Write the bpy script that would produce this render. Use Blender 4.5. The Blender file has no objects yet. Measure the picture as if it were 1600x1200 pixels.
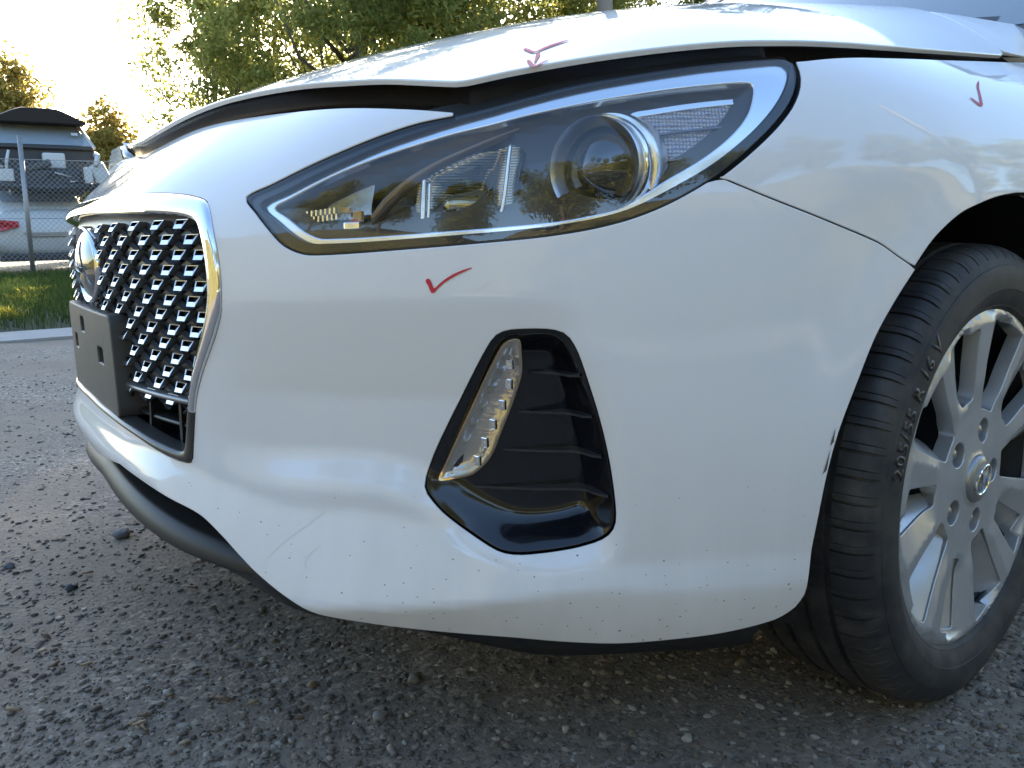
import bpy, bmesh, math, random, time
import numpy as np
from mathutils import Vector, Matrix
from mathutils.geometry import delaunay_2d_cdt
T0=time.time()
random.seed(7); RNG=np.random.default_rng(11)
SCN=bpy.context.scene; COL=SCN.collection
# ---------------------------------------------------------------- camera model (car frame: x forward, y towards camera side, z up)
CAM=np.array([1.083,1.383,.624]); YAW,PITCH,ROLL,FPX=.597,-.178,-.021,1303.3
def cam_axes():
    f=np.array([-math.sin(YAW)*math.cos(PITCH),-math.cos(YAW)*math.cos(PITCH),math.sin(PITCH)])
    r=np.cross(f,[0,0,1]); r/=np.linalg.norm(r); u=np.cross(r,f)
    c,s=math.cos(ROLL),math.sin(ROLL)
    return np.array([c*r+s*u,-s*r+c*u,f])
CM=cam_axes()
def rays(px):
    px=np.atleast_2d(np.asarray(px,float))
    d=np.c_[(px[:,0]-800)/FPX,(600-px[:,1])/FPX,np.ones(len(px))]@CM
    return d/np.linalg.norm(d,axis=1)[:,None]
def at(u,v,ax,val):
    d=rays([(u,v)])[0]; return CAM+(val-CAM[ax])/d[ax]*d
def project(P):
    d=(np.atleast_2d(P)-CAM)@CM.T
    return np.c_[800+FPX*d[:,0]/d[:,2],600-FPX*d[:,1]/d[:,2]]
def zm(ox,oy,sc,pts): return [(ox+x/sc,oy+y/sc) for x,y in pts]
# ---------------------------------------------------------------- camera
cd=bpy.data.cameras.new('camera'); cam=bpy.data.objects.new('camera',cd); COL.objects.link(cam)
cd.sensor_fit='HORIZONTAL'; cd.sensor_width=36.0; cd.lens=36.0*FPX/1600.0; cd.clip_start=.02; cd.clip_end=2000
cam.matrix_world=Matrix(((CM[0][0],CM[1][0],-CM[2][0],CAM[0]),(CM[0][1],CM[1][1],-CM[2][1],CAM[1]),(CM[0][2],CM[1][2],-CM[2][2],CAM[2]),(0,0,0,1)))
SCN.camera=cam
# ---------------------------------------------------------------- sky, sun, exposure
SUN_DIR=Vector((-.372,-.890,.262)).normalized()      # towards the sun, low behind the trees
w=bpy.data.worlds.new('World'); SCN.world=w; w.use_nodes=True
nt=w.node_tree; bg=nt.nodes['Background']; sky=nt.nodes.new('ShaderNodeTexSky'); sky.sky_type='NISHITA'; sky.sun_disc=False
sky.sun_elevation=math.asin(SUN_DIR.z); sky.sun_rotation=math.atan2(SUN_DIR.x,SUN_DIR.y)
sky.air_density=1.0; sky.dust_density=1.1; sky.ozone_density=2.2; sky.altitude=50
nt.links.new(sky.outputs[0],bg.inputs[0]); bg.inputs[1].default_value=.15
sd=bpy.data.lights.new('sun','SUN'); sd.energy=4.8; sd.angle=math.radians(.6); sd.color=(1,.86,.66)
sun=bpy.data.objects.new('sun',sd); COL.objects.link(sun); sun.rotation_euler=SUN_DIR.to_track_quat('Z','Y').to_euler(); sun.location=(-3,-8,6)
vs=SCN.view_settings; vs.view_transform='Standard'; vs.look='None'; vs.exposure=2.35; vs.gamma=1; vs.use_curve_mapping=False

# ---------------------------------------------------------------- plan curve of the body
_t=np.linspace(0,math.pi/2,4000)
_n=2.4
_px=.1+.818*np.cos(_t)**(2/_n); _py=.897*np.sin(_t)**(2/_n)
_px=np.r_[_px,np.linspace(.1,-1.0,600)[1:]]; _py=np.r_[_py,np.full(599,.897)]
_s=np.r_[0,np.cumsum(np.hypot(np.diff(_px),np.diff(_py)))]
S_GRID=np.arange(0,_s[-1]-.01,.002)
PX=np.interp(S_GRID,_s,_px); PY=np.interp(S_GRID,_s,_py)
def _g(a,k):
    w=np.exp(-.5*(np.arange(-3*k,3*k+1)/k)**2); w/=w.sum()
    return np.convolve(np.r_[2*a[0]-a[3*k:0:-1],a,2*a[-1]-a[-2:-3*k-2:-1]],w,'valid')
TX=np.gradient(PX,.002); TY=np.gradient(PY,.002)
TX=np.r_[0,TX[1:]]
NX,NY=TY.copy(),-TX.copy()
NX[0],NY[0]=1,0
_l=np.hypot(NX,NY); NX/=_l; NY/=_l
def s_of_y(y): return float(np.interp(y,PY[:int(1.3/.002)],S_GRID[:int(1.3/.002)]))
def s_of_x(x): return float(np.interp(-x,-PX,S_GRID))
# ---------------------------------------------------------------- inset field d(s,z)
def hermite(xk,yk,x):
    xk=np.asarray(xk,float); yk=np.asarray(yk,float); x=np.asarray(x,float)
    h=np.diff(xk); dl=np.diff(yk)/h; m=np.zeros(len(xk))
    m[1:-1]=(dl[:-1]*h[1:]+dl[1:]*h[:-1])/(h[:-1]+h[1:]); m[0]=dl[0]; m[-1]=dl[-1]
    i=np.clip(np.searchsorted(xk,x)-1,0,len(h)-1); t=(x-xk[i])/h[i]
    lo=t<0; hi=t>1; tc=np.clip(t,0,1)
    y=(2*tc**3-3*tc**2+1)*yk[i]+(tc**3-2*tc**2+tc)*h[i]*m[i]+(-2*tc**3+3*tc**2)*yk[i+1]+(tc**3-tc**2)*h[i]*m[i+1]
    y=np.where(lo,yk[0]+m[0]*(x-xk[0]),y); y=np.where(hi,yk[-1]+m[-1]*(x-xk[-1]),y)
    return y
STATIONS=[ # s, [(z,d)...]
 (0.0,[(.15,.06),(.25,.03),(.31,.006),(.36,.0),(.40,.008),(.50,.009),(.60,.005),(.655,.012),(.675,.022),(.69,.042),(.712,.072),(.735,.096),(.752,.112),(.77,.14),(.80,.20)]),
 (s_of_y(.3),[(.15,.06),(.25,.03),(.31,.006),(.36,.0),(.40,.006),(.50,.006),(.60,.004),(.655,.012),(.69,.036),(.712,.056),(.735,.080),(.755,.102),(.767,.116),(.785,.145),(.82,.215)]),
 (s_of_y(.47),[(.15,.05),(.20,.03),(.25,.018),(.31,.010),(.40,.008),(.50,.004),(.60,.005),(.64,.011),(.667,.023),(.70,.044),(.73,.070),(.763,.105),(.79,.143),(.83,.215)]),
 (s_of_y(.6),[(.15,.05),(.20,.03),(.25,.02),(.31,.013),(.40,.007),(.50,.000),(.58,.001),(.62,.006),(.667,.016),(.70,.029),(.73,.048),(.76,.077),(.80,.135)]),
 (s_of_y(.69),[(.15,.05),(.20,.03),(.25,.018),(.31,.010),(.40,.004),(.50,.000),(.58,.002),(.62,.006),(.667,.014),(.70,.023),(.73,.037),(.76,.059),(.80,.108)]),
 (s_of_y(.8),[(.15,.05),(.20,.028),(.25,.014),(.31,.007),(.40,.001),(.50,.000),(.58,.003),(.62,.007),(.667,.014),(.70,.022),(.73,.033),(.76,.049),(.79,.073),(.84,.145)]),
 (s_of_x(.33),[(.15,.04),(.20,.022),(.25,.012),(.31,.005),(.40,.000),(.50,.000),(.60,.002),(.65,.005),(.70,.014),(.74,.029),(.77,.046),(.79,.062),(.82,.096),(.86,.17)]),
 (s_of_x(.1),[(.15,.03),(.25,.010),(.31,.004),(.40,.0),(.50,.0),(.60,.0),(.66,.003),(.70,.010),(.74,.025),(.78,.050),(.81,.080),(.84,.122),(.88,.21)]),
 (s_of_x(-.22),[(.15,.02),(.25,.01),(.31,.004),(.40,.0),(.50,.0),(.60,.0),(.66,.004),(.70,.012),(.74,.026),(.78,.050),(.82,.090),(.855,.145),(.89,.24)]),
 (s_of_x(-.9),[(.15,.02),(.25,.01),(.31,.004),(.40,.0),(.50,.0),(.60,.0),(.66,.004),(.70,.010),(.74,.02),(.80,.045),(.86,.09),(.92,.15),(.97,.24)]),
]
DS,DZ=.004,.0025
GS=np.arange(0,S_GRID[-1],DS); GZ=np.arange(.15,.97,DZ)
_st=np.array([hermite(*zip(*pr),GZ) for _,pr in STATIONS]); _ss=[a for a,_ in STATIONS]
D=np.array([hermite(np.r_[-_ss[1],_ss],np.r_[_st[1,j],_st[:,j]],GS) for j in range(len(GZ))]).T
def blur(A,ks,kz):
    if ks: A=np.apply_along_axis(lambda a:(lambda w:np.convolve(np.r_[a[3*ks:0:-1],a,np.full(3*ks,a[-1])],w/w.sum(),'valid'))(np.exp(-.5*(np.arange(-3*ks,3*ks+1)/ks)**2)),0,A)
    if kz: A=np.apply_along_axis(lambda a:(lambda w:np.convolve(np.r_[2*a[0]-a[3*kz:0:-1],a,2*a[-1]-a[-2:-3*kz-2:-1]],w/w.sum(),'valid'))(np.exp(-.5*(np.arange(-3*kz,3*kz+1)/kz)**2)),1,A)
    return A
D=blur(D,10,3)
def bil(A,s,z):
    a=np.clip(np.abs(s)/DS,0,A.shape[0]-1.001); b=np.clip((z-GZ[0])/DZ,0,A.shape[1]-1.001)
    i=a.astype(int); j=b.astype(int); u=a-i; v=b-j
    return A[i,j]*(1-u)*(1-v)+A[i+1,j]*u*(1-v)+A[i,j+1]*(1-u)*v+A[i+1,j+1]*u*v
class Skin:
    """the car's outer skin: plan curve inset by d(s,z)"""
    def __init__(self,D):
        self.D=D; self.dz=np.gradient(D,DZ,axis=1); self.ds=np.gradient(D,DS,axis=0); self.ds[0]=0
    def plan(self,s):
        a=np.abs(s); sg=np.where(np.asarray(s)<0,-1.,1.)
        return (np.interp(a,S_GRID,PX),sg*np.interp(a,S_GRID,PY),np.interp(a,S_GRID,NX),sg*np.interp(a,S_GRID,NY))
    def P(self,s,z,off=0.):
        """point on the skin, moved inwards by off (horizontally)"""
        s=np.asarray(s,float); z=np.asarray(z,float)
        x,y,nx,ny=self.plan(s); d=bil(self.D,s,z)+off
        return np.stack([x-nx*d,y-ny*d,z+0*d],-1)
    def N(self,s,z,off=0.):
        e=.0015
        Ps=self.P(s+e,z,off)-self.P(s-e,z,off); Pz=self.P(s,z+e,off)-self.P(s,z-e,off)
        n=np.cross(Ps,Pz); n/=np.linalg.norm(n,axis=-1)[...,None]
        return n
    def F(self,Q,off=0.,half=None):
        ay=np.abs(Q[:,1])
        # nearest plan point by coarse search + refine
        st=16; cx,cy=PX[::st],PY[::st]
        i=np.argmin((Q[:,0,None]-cx)**2+(ay[:,None]-cy)**2,axis=1)*st
        best=None
        k=np.clip(i[:,None]+np.arange(-st,st+1)[None],0,len(PX)-1)
        dd=(Q[:,0,None]-PX[k])**2+(ay[:,None]-PY[k])**2
        j=k[np.arange(len(Q)),dd.argmin(1)]
        # tangent refine
        tx,ty=-NY[j],NX[j]
        ds=(Q[:,0]-PX[j])*tx+(ay-PY[j])*ty
        s=np.clip(S_GRID[j]+np.clip(ds,-.004,.004),0,S_GRID[-1])
        x=np.interp(s,S_GRID,PX); y=np.interp(s,S_GRID,PY); nx=np.interp(s,S_GRID,NX); ny=np.interp(s,S_GRID,NY)
        e=(x-Q[:,0])*nx+(y-ay)*ny
        return e-bil(self.D,s,Q[:,2])-off, np.where(Q[:,1]<0,-s,s)
    def hit(self,px,off=0.):
        """pixels -> (s,z) on the skin"""
        d=rays(px); n=len(d); t=np.full(n,.35); done=np.zeros(n,bool); lo=t.copy(); hi=np.full(n,np.nan)
        prev=np.full(n,.35)
        for tt in np.arange(.35,2.6,.012):
            if done.all(): break
            Q=CAM+tt*d; f,_=self.F(Q,off)
            new=(~done)&(f>0)&(Q[:,2]>.12)&(Q[:,2]<.96)
            lo[new]=tt-.012; hi[new]=tt; done|=new
        ok=done.copy(); hi[~ok]=lo[~ok]
        for _ in range(22):
            m=(lo+hi)/2; f,_=self.F(CAM+m[:,None]*d,off); ins=f>0
            hi=np.where(ins,m,hi); lo=np.where(ins,lo,m)
        Q=CAM+((lo+hi)/2)[:,None]*d; _,s=self.F(Q,off)
        return np.c_[s,Q[:,2]],ok,Q
base=Skin(D)
# ---------------------------------------------------------------- bonnet surface z=h(x,y)
_Q=base.hit([(713,177.5),(764,165),(820,150),(876,135.5),(932,124),(989,114.5),(1045,106),(1101,99),(1157,93.5),(1208,89.5),(1241,93),(1294,87.5),(1337,86),(1381,87),(1425,88.5),(1469,90.5),(1512,92),(1556,94)])[2][:,:2]
_tg=np.gradient(_Q,axis=0); _tg/=np.linalg.norm(_tg,axis=1)[:,None]; _nn=np.c_[_tg[:,1],-_tg[:,0]]; _nn*=np.sign(_nn[:,1:2]+1e-9)
NOSE_PLAN=np.array([(.81,0),(.808,.1),(.797,.2),(.777,.3),(.749,.4),(.715,.49),(.690,.55)])
_pl=np.r_[NOSE_PLAN-[.006,0],_Q-_nn*.010]; _pl=np.r_[_pl,[_pl[-1]+(_pl[-1]-_pl[-2])*2]]
def on_plan(px,pl):
    """where the ray of a pixel passes over a plan line"""
    d=rays([px])[0]; best=None
    for a,b in zip(pl[:-1],pl[1:]):
        M=np.array([[d[0],a[0]-b[0]],[d[1],a[1]-b[1]]])
        if abs(np.linalg.det(M))<1e-12: continue
        t,u=np.linalg.solve(M,a-CAM[:2])
        if -1e-9<=u<=1 and t>0 and (best is None or t<best[0]): best=(t,CAM+t*d)
    return None if best is None else best[1]
HOOD_EDGE=[(.8045,0,.770),(.8015,.104,.774)]+[tuple(on_plan(p,_pl)) for p in [(300,181),(350,162),(420,146),(480,137),(540,133),(600,130),(660,132),(722,135),(780,121),(850,108),(920,96),(1000,85),(1080,76),(1150,71),(1220,70),(1300,72),(1380,77),(1450,82),(1520,87),(1566,90)]]
HOOD_EDGE=[(x,y,z+.005) for x,y,z in HOOD_EDGE]; _k=[i for i,e in enumerate(HOOD_EDGE)][11]
NOSE_TOP=np.array([(.810,.0,.754),(.809,.047,.755),(.803,.144,.758)]+[tuple(on_plan(p,np.r_[NOSE_PLAN,_Q])) for p in [(300,202),(350,189),(400,181),(450,176),(550,171),(650,172)]])
HOOD_CTRL=[e for e in HOOD_EDGE]+[(-.45,HOOD_EDGE[-1][1]-.02,.880),(.72,0,.814),(.60,0,.862),(.45,0,.907),(.25,0,.947),(0,0,.982),(-.25,0,1.010),(-.45,0,1.03),
 (.70,.25,.822),(.58,.28,.862),(.45,.32,.896),(.25,.36,.934),(0,.38,.960),(-.25,.38,.985),(-.45,.38,1.01),
 (.60,.53,.824),(.50,.56,.853),(.40,.60,.872),(.42,.69,.842),(.25,.60,.901),(.25,.71,.868)]
_hc=np.array(HOOD_CTRL); _hm=_hc[_hc[:,1]>1e-6]*np.array([1,-1,1]); _hc=np.r_[_hc,_hm]
def _tk(r2): return np.where(r2>1e-14,.5*r2*np.log(r2+1e-300),0)
def tps_fit(XY,Z,lam):
    n=len(XY); K=_tk(((XY[:,None]-XY[None])**2).sum(-1))+lam*np.eye(n); Pm=np.c_[np.ones(n),XY]
    A=np.block([[K,Pm],[Pm.T,np.zeros((3,3))]]); return np.linalg.solve(A,np.r_[Z,np.zeros(3)])
_hw=tps_fit(_hc[:,:2],_hc[:,2],6e-4)
_ex=np.array([e[0] for e in HOOD_EDGE][11:]); _ey=np.array([e[1] for e in HOOD_EDGE][11:]); _ez=np.array([e[2] for e in HOOD_EDGE][11:])
def hood_z(x,y):
    """front: thin-plate sheet; rear: clean crowned profile; blended"""
    x=np.asarray(x,float); y=np.asarray(y,float); a=hood_tps(x,y)
    ye=hermite(np.r_[-.6,_ex[::-1]],np.r_[_ey[-1]-.03,_ey[::-1]],x); ze=hermite(np.r_[-.6,_ex[::-1]],np.r_[.89,_ez[::-1]],x); zc=hermite([-.6,-.45,-.25,0,.25,.45,.6],[1.045,1.03,1.010,.982,.947,.907,.862],x)
    v=np.abs(y)/ye; b=ze+(zc-ze)*(1-np.clip(v,0,1.3)**np.interp(x,[-.3,.3],[4.7,3.4]))
    w=np.clip((x-.15)/.30,0,1); w=w*w*(3-2*w); return a*w+b*(1-w)
def hood_tps(x,y):
    x=np.asarray(x,float); y=np.asarray(y,float); Q=np.stack([x,y],-1).reshape(-1,2)
    r=np.empty(len(Q))
    for i in range(0,len(Q),4000):
        q=Q[i:i+4000]; r[i:i+4000]=_tk(((q[:,None]-_hc[None,:,:2])**2).sum(-1))@_hw[:-3]+_hw[-3]+q@_hw[-2:]
    return r.reshape(x.shape)
def hood_P(x,y,off=0.): return np.stack([x,y,hood_z(x,y)-off],-1)
def hood_N(x,y):
    e=.003; zx=(hood_z(x+e,y)-hood_z(x-e,y))/(2*e); zy=(hood_z(x,y+e)-hood_z(x,y-e))/(2*e)
    n=np.stack([-zx,-zy,np.ones_like(zx)],-1); return n/np.linalg.norm(n,axis=-1)[...,None]
def hood_hit(px):
    d=rays(px); lo=np.full(len(d),.5); hi=np.full(len(d),np.nan); done=np.zeros(len(d),bool)
    for tt in np.arange(.5,2.6,.02):
        Q=CAM+tt*d; f=hood_z(Q[:,0],Q[:,1])-Q[:,2]
        new=(~done)&(f>0)&(np.abs(Q[:,1])<.75)&(Q[:,0]<.81); lo[new]=tt-.02; hi[new]=tt; done|=new
    hi=np.where(done,hi,lo)
    for _ in range(20):
        m_=(lo+hi)/2; Q=CAM+m_[:,None]*d; i=hood_z(Q[:,0],Q[:,1])>Q[:,2]; hi=np.where(i,m_,hi); lo=np.where(i,lo,m_)
    Q=CAM+hi[:,None]*d; return Q[:,:2],done
# ---------------------------------------------------------------- materials
MATS={}
def mat(name,col=(.8,.8,.8),rough=.5,metal=0.,coat=0.,spec=.5,coat_rough=.03,emit=None):
    if name in MATS: return MATS[name]
    m=bpy.data.materials.new(name); m.use_nodes=True; b=m.node_tree.nodes['Principled BSDF']
    b.inputs['Base Color'].default_value=(*col,1); b.inputs['Roughness'].default_value=rough; b.inputs['Metallic'].default_value=metal
    b.inputs['Coat Weight'].default_value=coat; b.inputs['Coat Roughness'].default_value=coat_rough; b.inputs['Specular IOR Level'].default_value=spec
    MATS[name]=m; return m
def nd(m,t,**kw):
    n=m.node_tree.nodes.new(t)
    for k,v in kw.items():
        if k in n.inputs: n.inputs[k].default_value=v
        else: setattr(n,k,v)
    return n
def lk(m,a,b): m.node_tree.links.new(a,b)
def bsdf(m): return m.node_tree.nodes['Principled BSDF']
def ramp(m,src,stops,interp='LINEAR'):
    r=nd(m,'ShaderNodeValToRGB'); r.color_ramp.interpolation=interp
    e=r.color_ramp.elements
    while len(e)<len(stops): e.new(.5)
    for el,(p,c) in zip(e,stops):
        el.position=p; el.color=(*c,1) if len(c)==3 else c
    lk(m,src,r.inputs[0]); return r
def coords(m,scale=(1,1,1)):
    tc=nd(m,'ShaderNodeTexCoord'); mp=nd(m,'ShaderNodeMapping'); mp.inputs['Scale'].default_value=scale
    lk(m,tc.outputs['Object'],mp.inputs['Vector']); return mp.outputs[0]
def noise(m,vec,scale,detail=4,rough=.55):
    n=nd(m,'ShaderNodeTexNoise'); n.inputs['Scale'].default_value=scale; n.inputs['Detail'].default_value=detail; n.inputs['Roughness'].default_value=rough
    lk(m,vec,n.inputs['Vector']); return n.outputs['Fac']
def mixc(m,f,a,b):
    x=nd(m,'ShaderNodeMix',data_type='RGBA')
    for sock,v in ((x.inputs[0],f),(x.inputs[6],a),(x.inputs[7],b)):
        if hasattr(v,'links'): lk(m,v,sock)
        elif isinstance(v,(int,float)): sock.default_value=v
        else: sock.default_value=(*v,1)
    return x.outputs[2]
def bump(m,h,strength=.3,dist=.002):
    b=nd(m,'ShaderNodeBump'); b.inputs['Strength'].default_value=strength; b.inputs['Distance'].default_value=dist
    lk(m,h,b.inputs['Height']); lk(m,b.outputs[0],bsdf(m).inputs['Normal']); return b
def mathn(m,op,a,b=0.):
    n=nd(m,'ShaderNodeMath',operation=op)
    for i,v in enumerate((a,b)):
        if hasattr(v,'links'): lk(m,v,n.inputs[i])
        else: n.inputs[i].default_value=v
    return n.outputs[0]
# ---------------------------------------------------------------- object helpers
def link(name,me,m=None,parent=None,loc=None):
    o=bpy.data.objects.new(name,me); COL.objects.link(o)
    if m is not None and me is not None:
        for q in (m if isinstance(m,(list,tuple)) else [m]): me.materials.append(q)
    if parent is not None: o.parent=parent
    if loc is not None: o.location=loc
    return o
def tag(o,label=None,cat=None,group=None,kind=None):
    if label: o['label']=label
    if cat: o['category']=cat
    if group: o['group']=group
    if kind: o['kind']=kind
    return o
def empty(name,loc=(0,0,0),rz=0):
    o=bpy.data.objects.new(name,None); COL.objects.link(o); o.location=loc; o.rotation_euler=(0,0,rz); o.empty_display_size=.1; return o
def mesh(verts,faces,smooth=True,normals=None):
    me=bpy.data.meshes.new('m'); me.from_pydata([tuple(map(float,v)) for v in verts],[],[tuple(map(int,f)) for f in faces]); me.update()
    if smooth: me.polygons.foreach_set('use_smooth',np.ones(len(me.polygons),bool))
    if normals is not None: me.normals_split_custom_set_from_vertices([tuple(map(float,n)) for n in normals])
    return me
def fast_mesh(V,Fc,smooth=False):
    """numpy mesh with constant polygon size"""
    V=np.asarray(V,np.float32); Fc=np.asarray(Fc,np.int32); me=bpy.data.meshes.new('m'); k=Fc.shape[1]
    me.vertices.add(len(V)); me.vertices.foreach_set('co',V.ravel()); me.loops.add(Fc.size); me.loops.foreach_set('vertex_index',Fc.ravel())
    me.polygons.add(len(Fc)); me.polygons.foreach_set('loop_start',np.arange(0,Fc.size,k,dtype=np.int32)); me.polygons.foreach_set('loop_total',np.full(len(Fc),k,np.int32))
    if smooth: me.polygons.foreach_set('use_smooth',np.ones(len(Fc),bool))
    me.update(calc_edges=True); return me
class MB:
    """collects shapes for one mesh"""
    def __init__(self): self.v=[]; self.f=[]
    def add(self,v,f):
        o=len(self.v); self.v+= [tuple(map(float,p)) for p in v]; self.f+=[tuple(int(i)+o for i in q) for q in f]; return self
    def box(self,c,sz,rot=None):
        h=np.array(sz)/2; P=np.array([(x,y,z) for x in(-1,1) for y in(-1,1) for z in(-1,1)])*h
        if rot is not None: P=P@np.array(rot).T
        return self.add(P+np.array(c),[(0,1,3,2),(4,6,7,5),(0,4,5,1),(2,3,7,6),(0,2,6,4),(1,5,7,3)])
    def tube(self,pts,r,n=8,cap=True):
        pts=np.array(pts,float); r=np.broadcast_to(np.asarray(r,float),(len(pts),)); t=np.gradient(pts,axis=0); t/=np.linalg.norm(t,axis=1)[:,None]+1e-12
        a=np.array([0,0,1.]) if abs(t[0][2])<.9 else np.array([1.,0,0]); V=[]
        for p,d,rr in zip(pts,t,r):
            u=np.cross(d,a); u/=np.linalg.norm(u)+1e-12; w_=np.cross(u,d); a=w_
            for k in range(n): V.append(p+rr*(math.cos(2*math.pi*k/n)*u+math.sin(2*math.pi*k/n)*w_))
        F=[(i*n+k,i*n+(k+1)%n,(i+1)*n+(k+1)%n,(i+1)*n+k) for i in range(len(pts)-1) for k in range(n)]
        if cap: F+= [tuple(range(n))[::-1],tuple((len(pts)-1)*n+k for k in range(n))]
        return self.add(V,F)
    def lathe(self,prof,n=48,axis='x',c=(0,0,0),arc=2*math.pi):
        """profile (r,h) turned about an axis"""
        V=[]; F=[]; m=len(prof); full=abs(arc-2*math.pi)<1e-6; N=n if full else n+1
        for k in range(N):
            a=arc*k/n; ca,sa=math.cos(a),math.sin(a)
            for r,h in prof: V.append({'x':(h,r*ca,r*sa),'y':(r*ca,h,r*sa),'z':(r*ca,r*sa,h)}[axis])
        for k in range(n):
            k2=(k+1)%N
            for j in range(m-1): F.append((k*m+j,k2*m+j,k2*m+j+1,k*m+j+1))
        return self.add(np.array(V)+np.array(c),F)
    def prism(self,poly,a,b):
        """poly: function-free list of 3D pts (front), shifted by vector b-a"""
        P=np.array(poly,float); n=len(P); Q=P+np.array(b)-np.array(a)
        return self.add(np.r_[P,Q],[tuple(range(n)),tuple(range(2*n-1,n-1,-1))]+[(i,n+i,n+(i+1)%n,(i+1)%n) for i in range(n)])
    def build(self,name,m,parent=None,smooth=False,bevel=0,auto=None,loc=None):
        me=mesh(self.v,self.f,smooth); 
        if auto is not None:
            bm=bmesh.new(); bm.from_mesh(me); bmesh.ops.recalc_face_normals(bm,faces=bm.faces)
            for e in bm.edges: e.smooth=(len(e.link_faces)==2 and e.calc_face_angle(9)<auto)
            for f in bm.faces: f.smooth=True
            bm.to_mesh(me); bm.free()
        elif not smooth:
            bm=bmesh.new(); bm.from_mesh(me); bmesh.ops.recalc_face_normals(bm,faces=bm.faces); bm.to_mesh(me); bm.free()
        o=link(name,me,m,parent,loc)
        if bevel:
            b=o.modifiers.new('bevel','BEVEL'); b.width=bevel; b.segments=2; b.limit_method='ANGLE'; b.angle_limit=.6
        return o
def copy_tree(o,parent=None):
    c=o.copy(); COL.objects.link(c)
    if parent is not None: c.parent=parent
    for ch in list(o.children): copy_tree(ch,c)
    return c
# ---------------------------------------------------------------- curves and polygons in (s,z)
def resample(P,step,closed=True):
    P=np.asarray(P,float); Q=np.r_[P,P[:1]] if closed else P
    L=np.r_[0,np.cumsum(np.hypot(*np.diff(Q,axis=0).T))]; n=max(3,int(math.ceil(L[-1]/step)))
    t=np.linspace(0,L[-1],n+1); t=t[:-1] if closed else t
    return np.c_[np.interp(t,L,Q[:,0]),np.interp(t,L,Q[:,1])]
def smooth_curve(P,closed=False,sub=8):
    """Catmull-Rom through the points"""
    P=np.asarray(P,float); n=len(P); out=[]
    E=np.r_[P[-1:],P,P[:2]] if closed else np.r_[2*P[:1]-P[1:2],P,2*P[-1:]-P[-2:-1]]
    for i in range(n if closed else n-1):
        p0,p1,p2,p3=E[i],E[i+1],E[i+2],E[i+3]
        t=np.linspace(0,1,sub,endpoint=False)[:,None]
        # centripetal-ish: limit tangents by segment length
        l=np.linalg.norm(p2-p1); m1=(p2-p0); m2=(p3-p1)
        m1=m1/(np.linalg.norm(m1)+1e-12)*min(l,np.linalg.norm(m1)/2*1.0+1e-12); m2=m2/(np.linalg.norm(m2)+1e-12)*min(l,np.linalg.norm(m2)/2+1e-12)
        out.append((2*t**3-3*t**2+1)*p1+(t**3-2*t**2+t)*m1+(-2*t**3+3*t**2)*p2+(t**3-t**2)*m2)
    out=np.concatenate(out)
    return out if closed else np.r_[out,P[-1:]]
def inside(poly,P):
    poly=np.asarray(poly); P=np.asarray(P); r=np.zeros(len(P),bool); x,y=P[:,0],P[:,1]
    a=poly; b=np.roll(poly,-1,0)
    for (x1,y1),(x2,y2) in zip(a,b):
        if y1==y2: continue
        c=((y1>y)!=(y2>y))&(x<(x2-x1)*(y-y1)/(y2-y1)+x1); r^=c
    return r
def dist_line(P,line,closed=False):
    P=np.asarray(P); line=np.asarray(line); A=line; B=np.roll(line,-1,0)
    if not closed: A,B=A[:-1],line[1:]
    best=np.full(len(P),1e9)
    for a,b in zip(A,B):
        ab=b-a; t=np.clip(((P-a)@ab)/(ab@ab+1e-15),0,1); q=a+t[:,None]*ab
        best=np.minimum(best,np.hypot(*(P-q).T))
    return best
def area(P): x,y=np.asarray(P).T; return .5*np.sum(x*np.roll(y,-1)-y*np.roll(x,-1))
def inset(P,d):
    """move a closed polygon inwards by d (simple vertex-normal offset)"""
    P=np.asarray(P,float); sg=np.sign(area(P)); t=np.roll(P,-1,0)-np.roll(P,1,0); t/=np.linalg.norm(t,axis=1)[:,None]+1e-12
    return P+d*sg*np.c_[-t[:,1],t[:,0]]
def triangulate(outer,holes,step):
    loops=[resample(outer,step)]+[resample(h,step) for h in holes]
    allb=np.concatenate(loops); lo,hi=allb.min(0),allb.max(0)
    gx=np.arange(lo[0],hi[0],step); gy=np.arange(lo[1],hi[1],step*.87)
    G=np.array([(x+(step/2 if j%2 else 0),y) for j,y in enumerate(gy) for x in gx])
    ok=inside(loops[0],G)
    for h in loops[1:]: ok&=~inside(h,G)
    G=G[ok]
    near=np.zeros(len(G),bool)
    for l in loops: near|=dist_line(G,l,True)<step*.55
    G=G[~near]; V=np.r_[allb,G]; E=[]; o=0
    for l in loops:
        n=len(l); E+=[(o+i,o+(i+1)%n) for i in range(n)]; o+=n
    r=delaunay_2d_cdt([Vector(v) for v in V],E,[],0,1e-7)
    V2=np.array([tuple(v) for v in r[0]]); T=np.array([f for f in r[2]])
    c=V2[T].mean(1); ok=inside(loops[0],c)
    for h in loops[1:]: ok&=~inside(h,c)
    return V2,T[ok],loops
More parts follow.
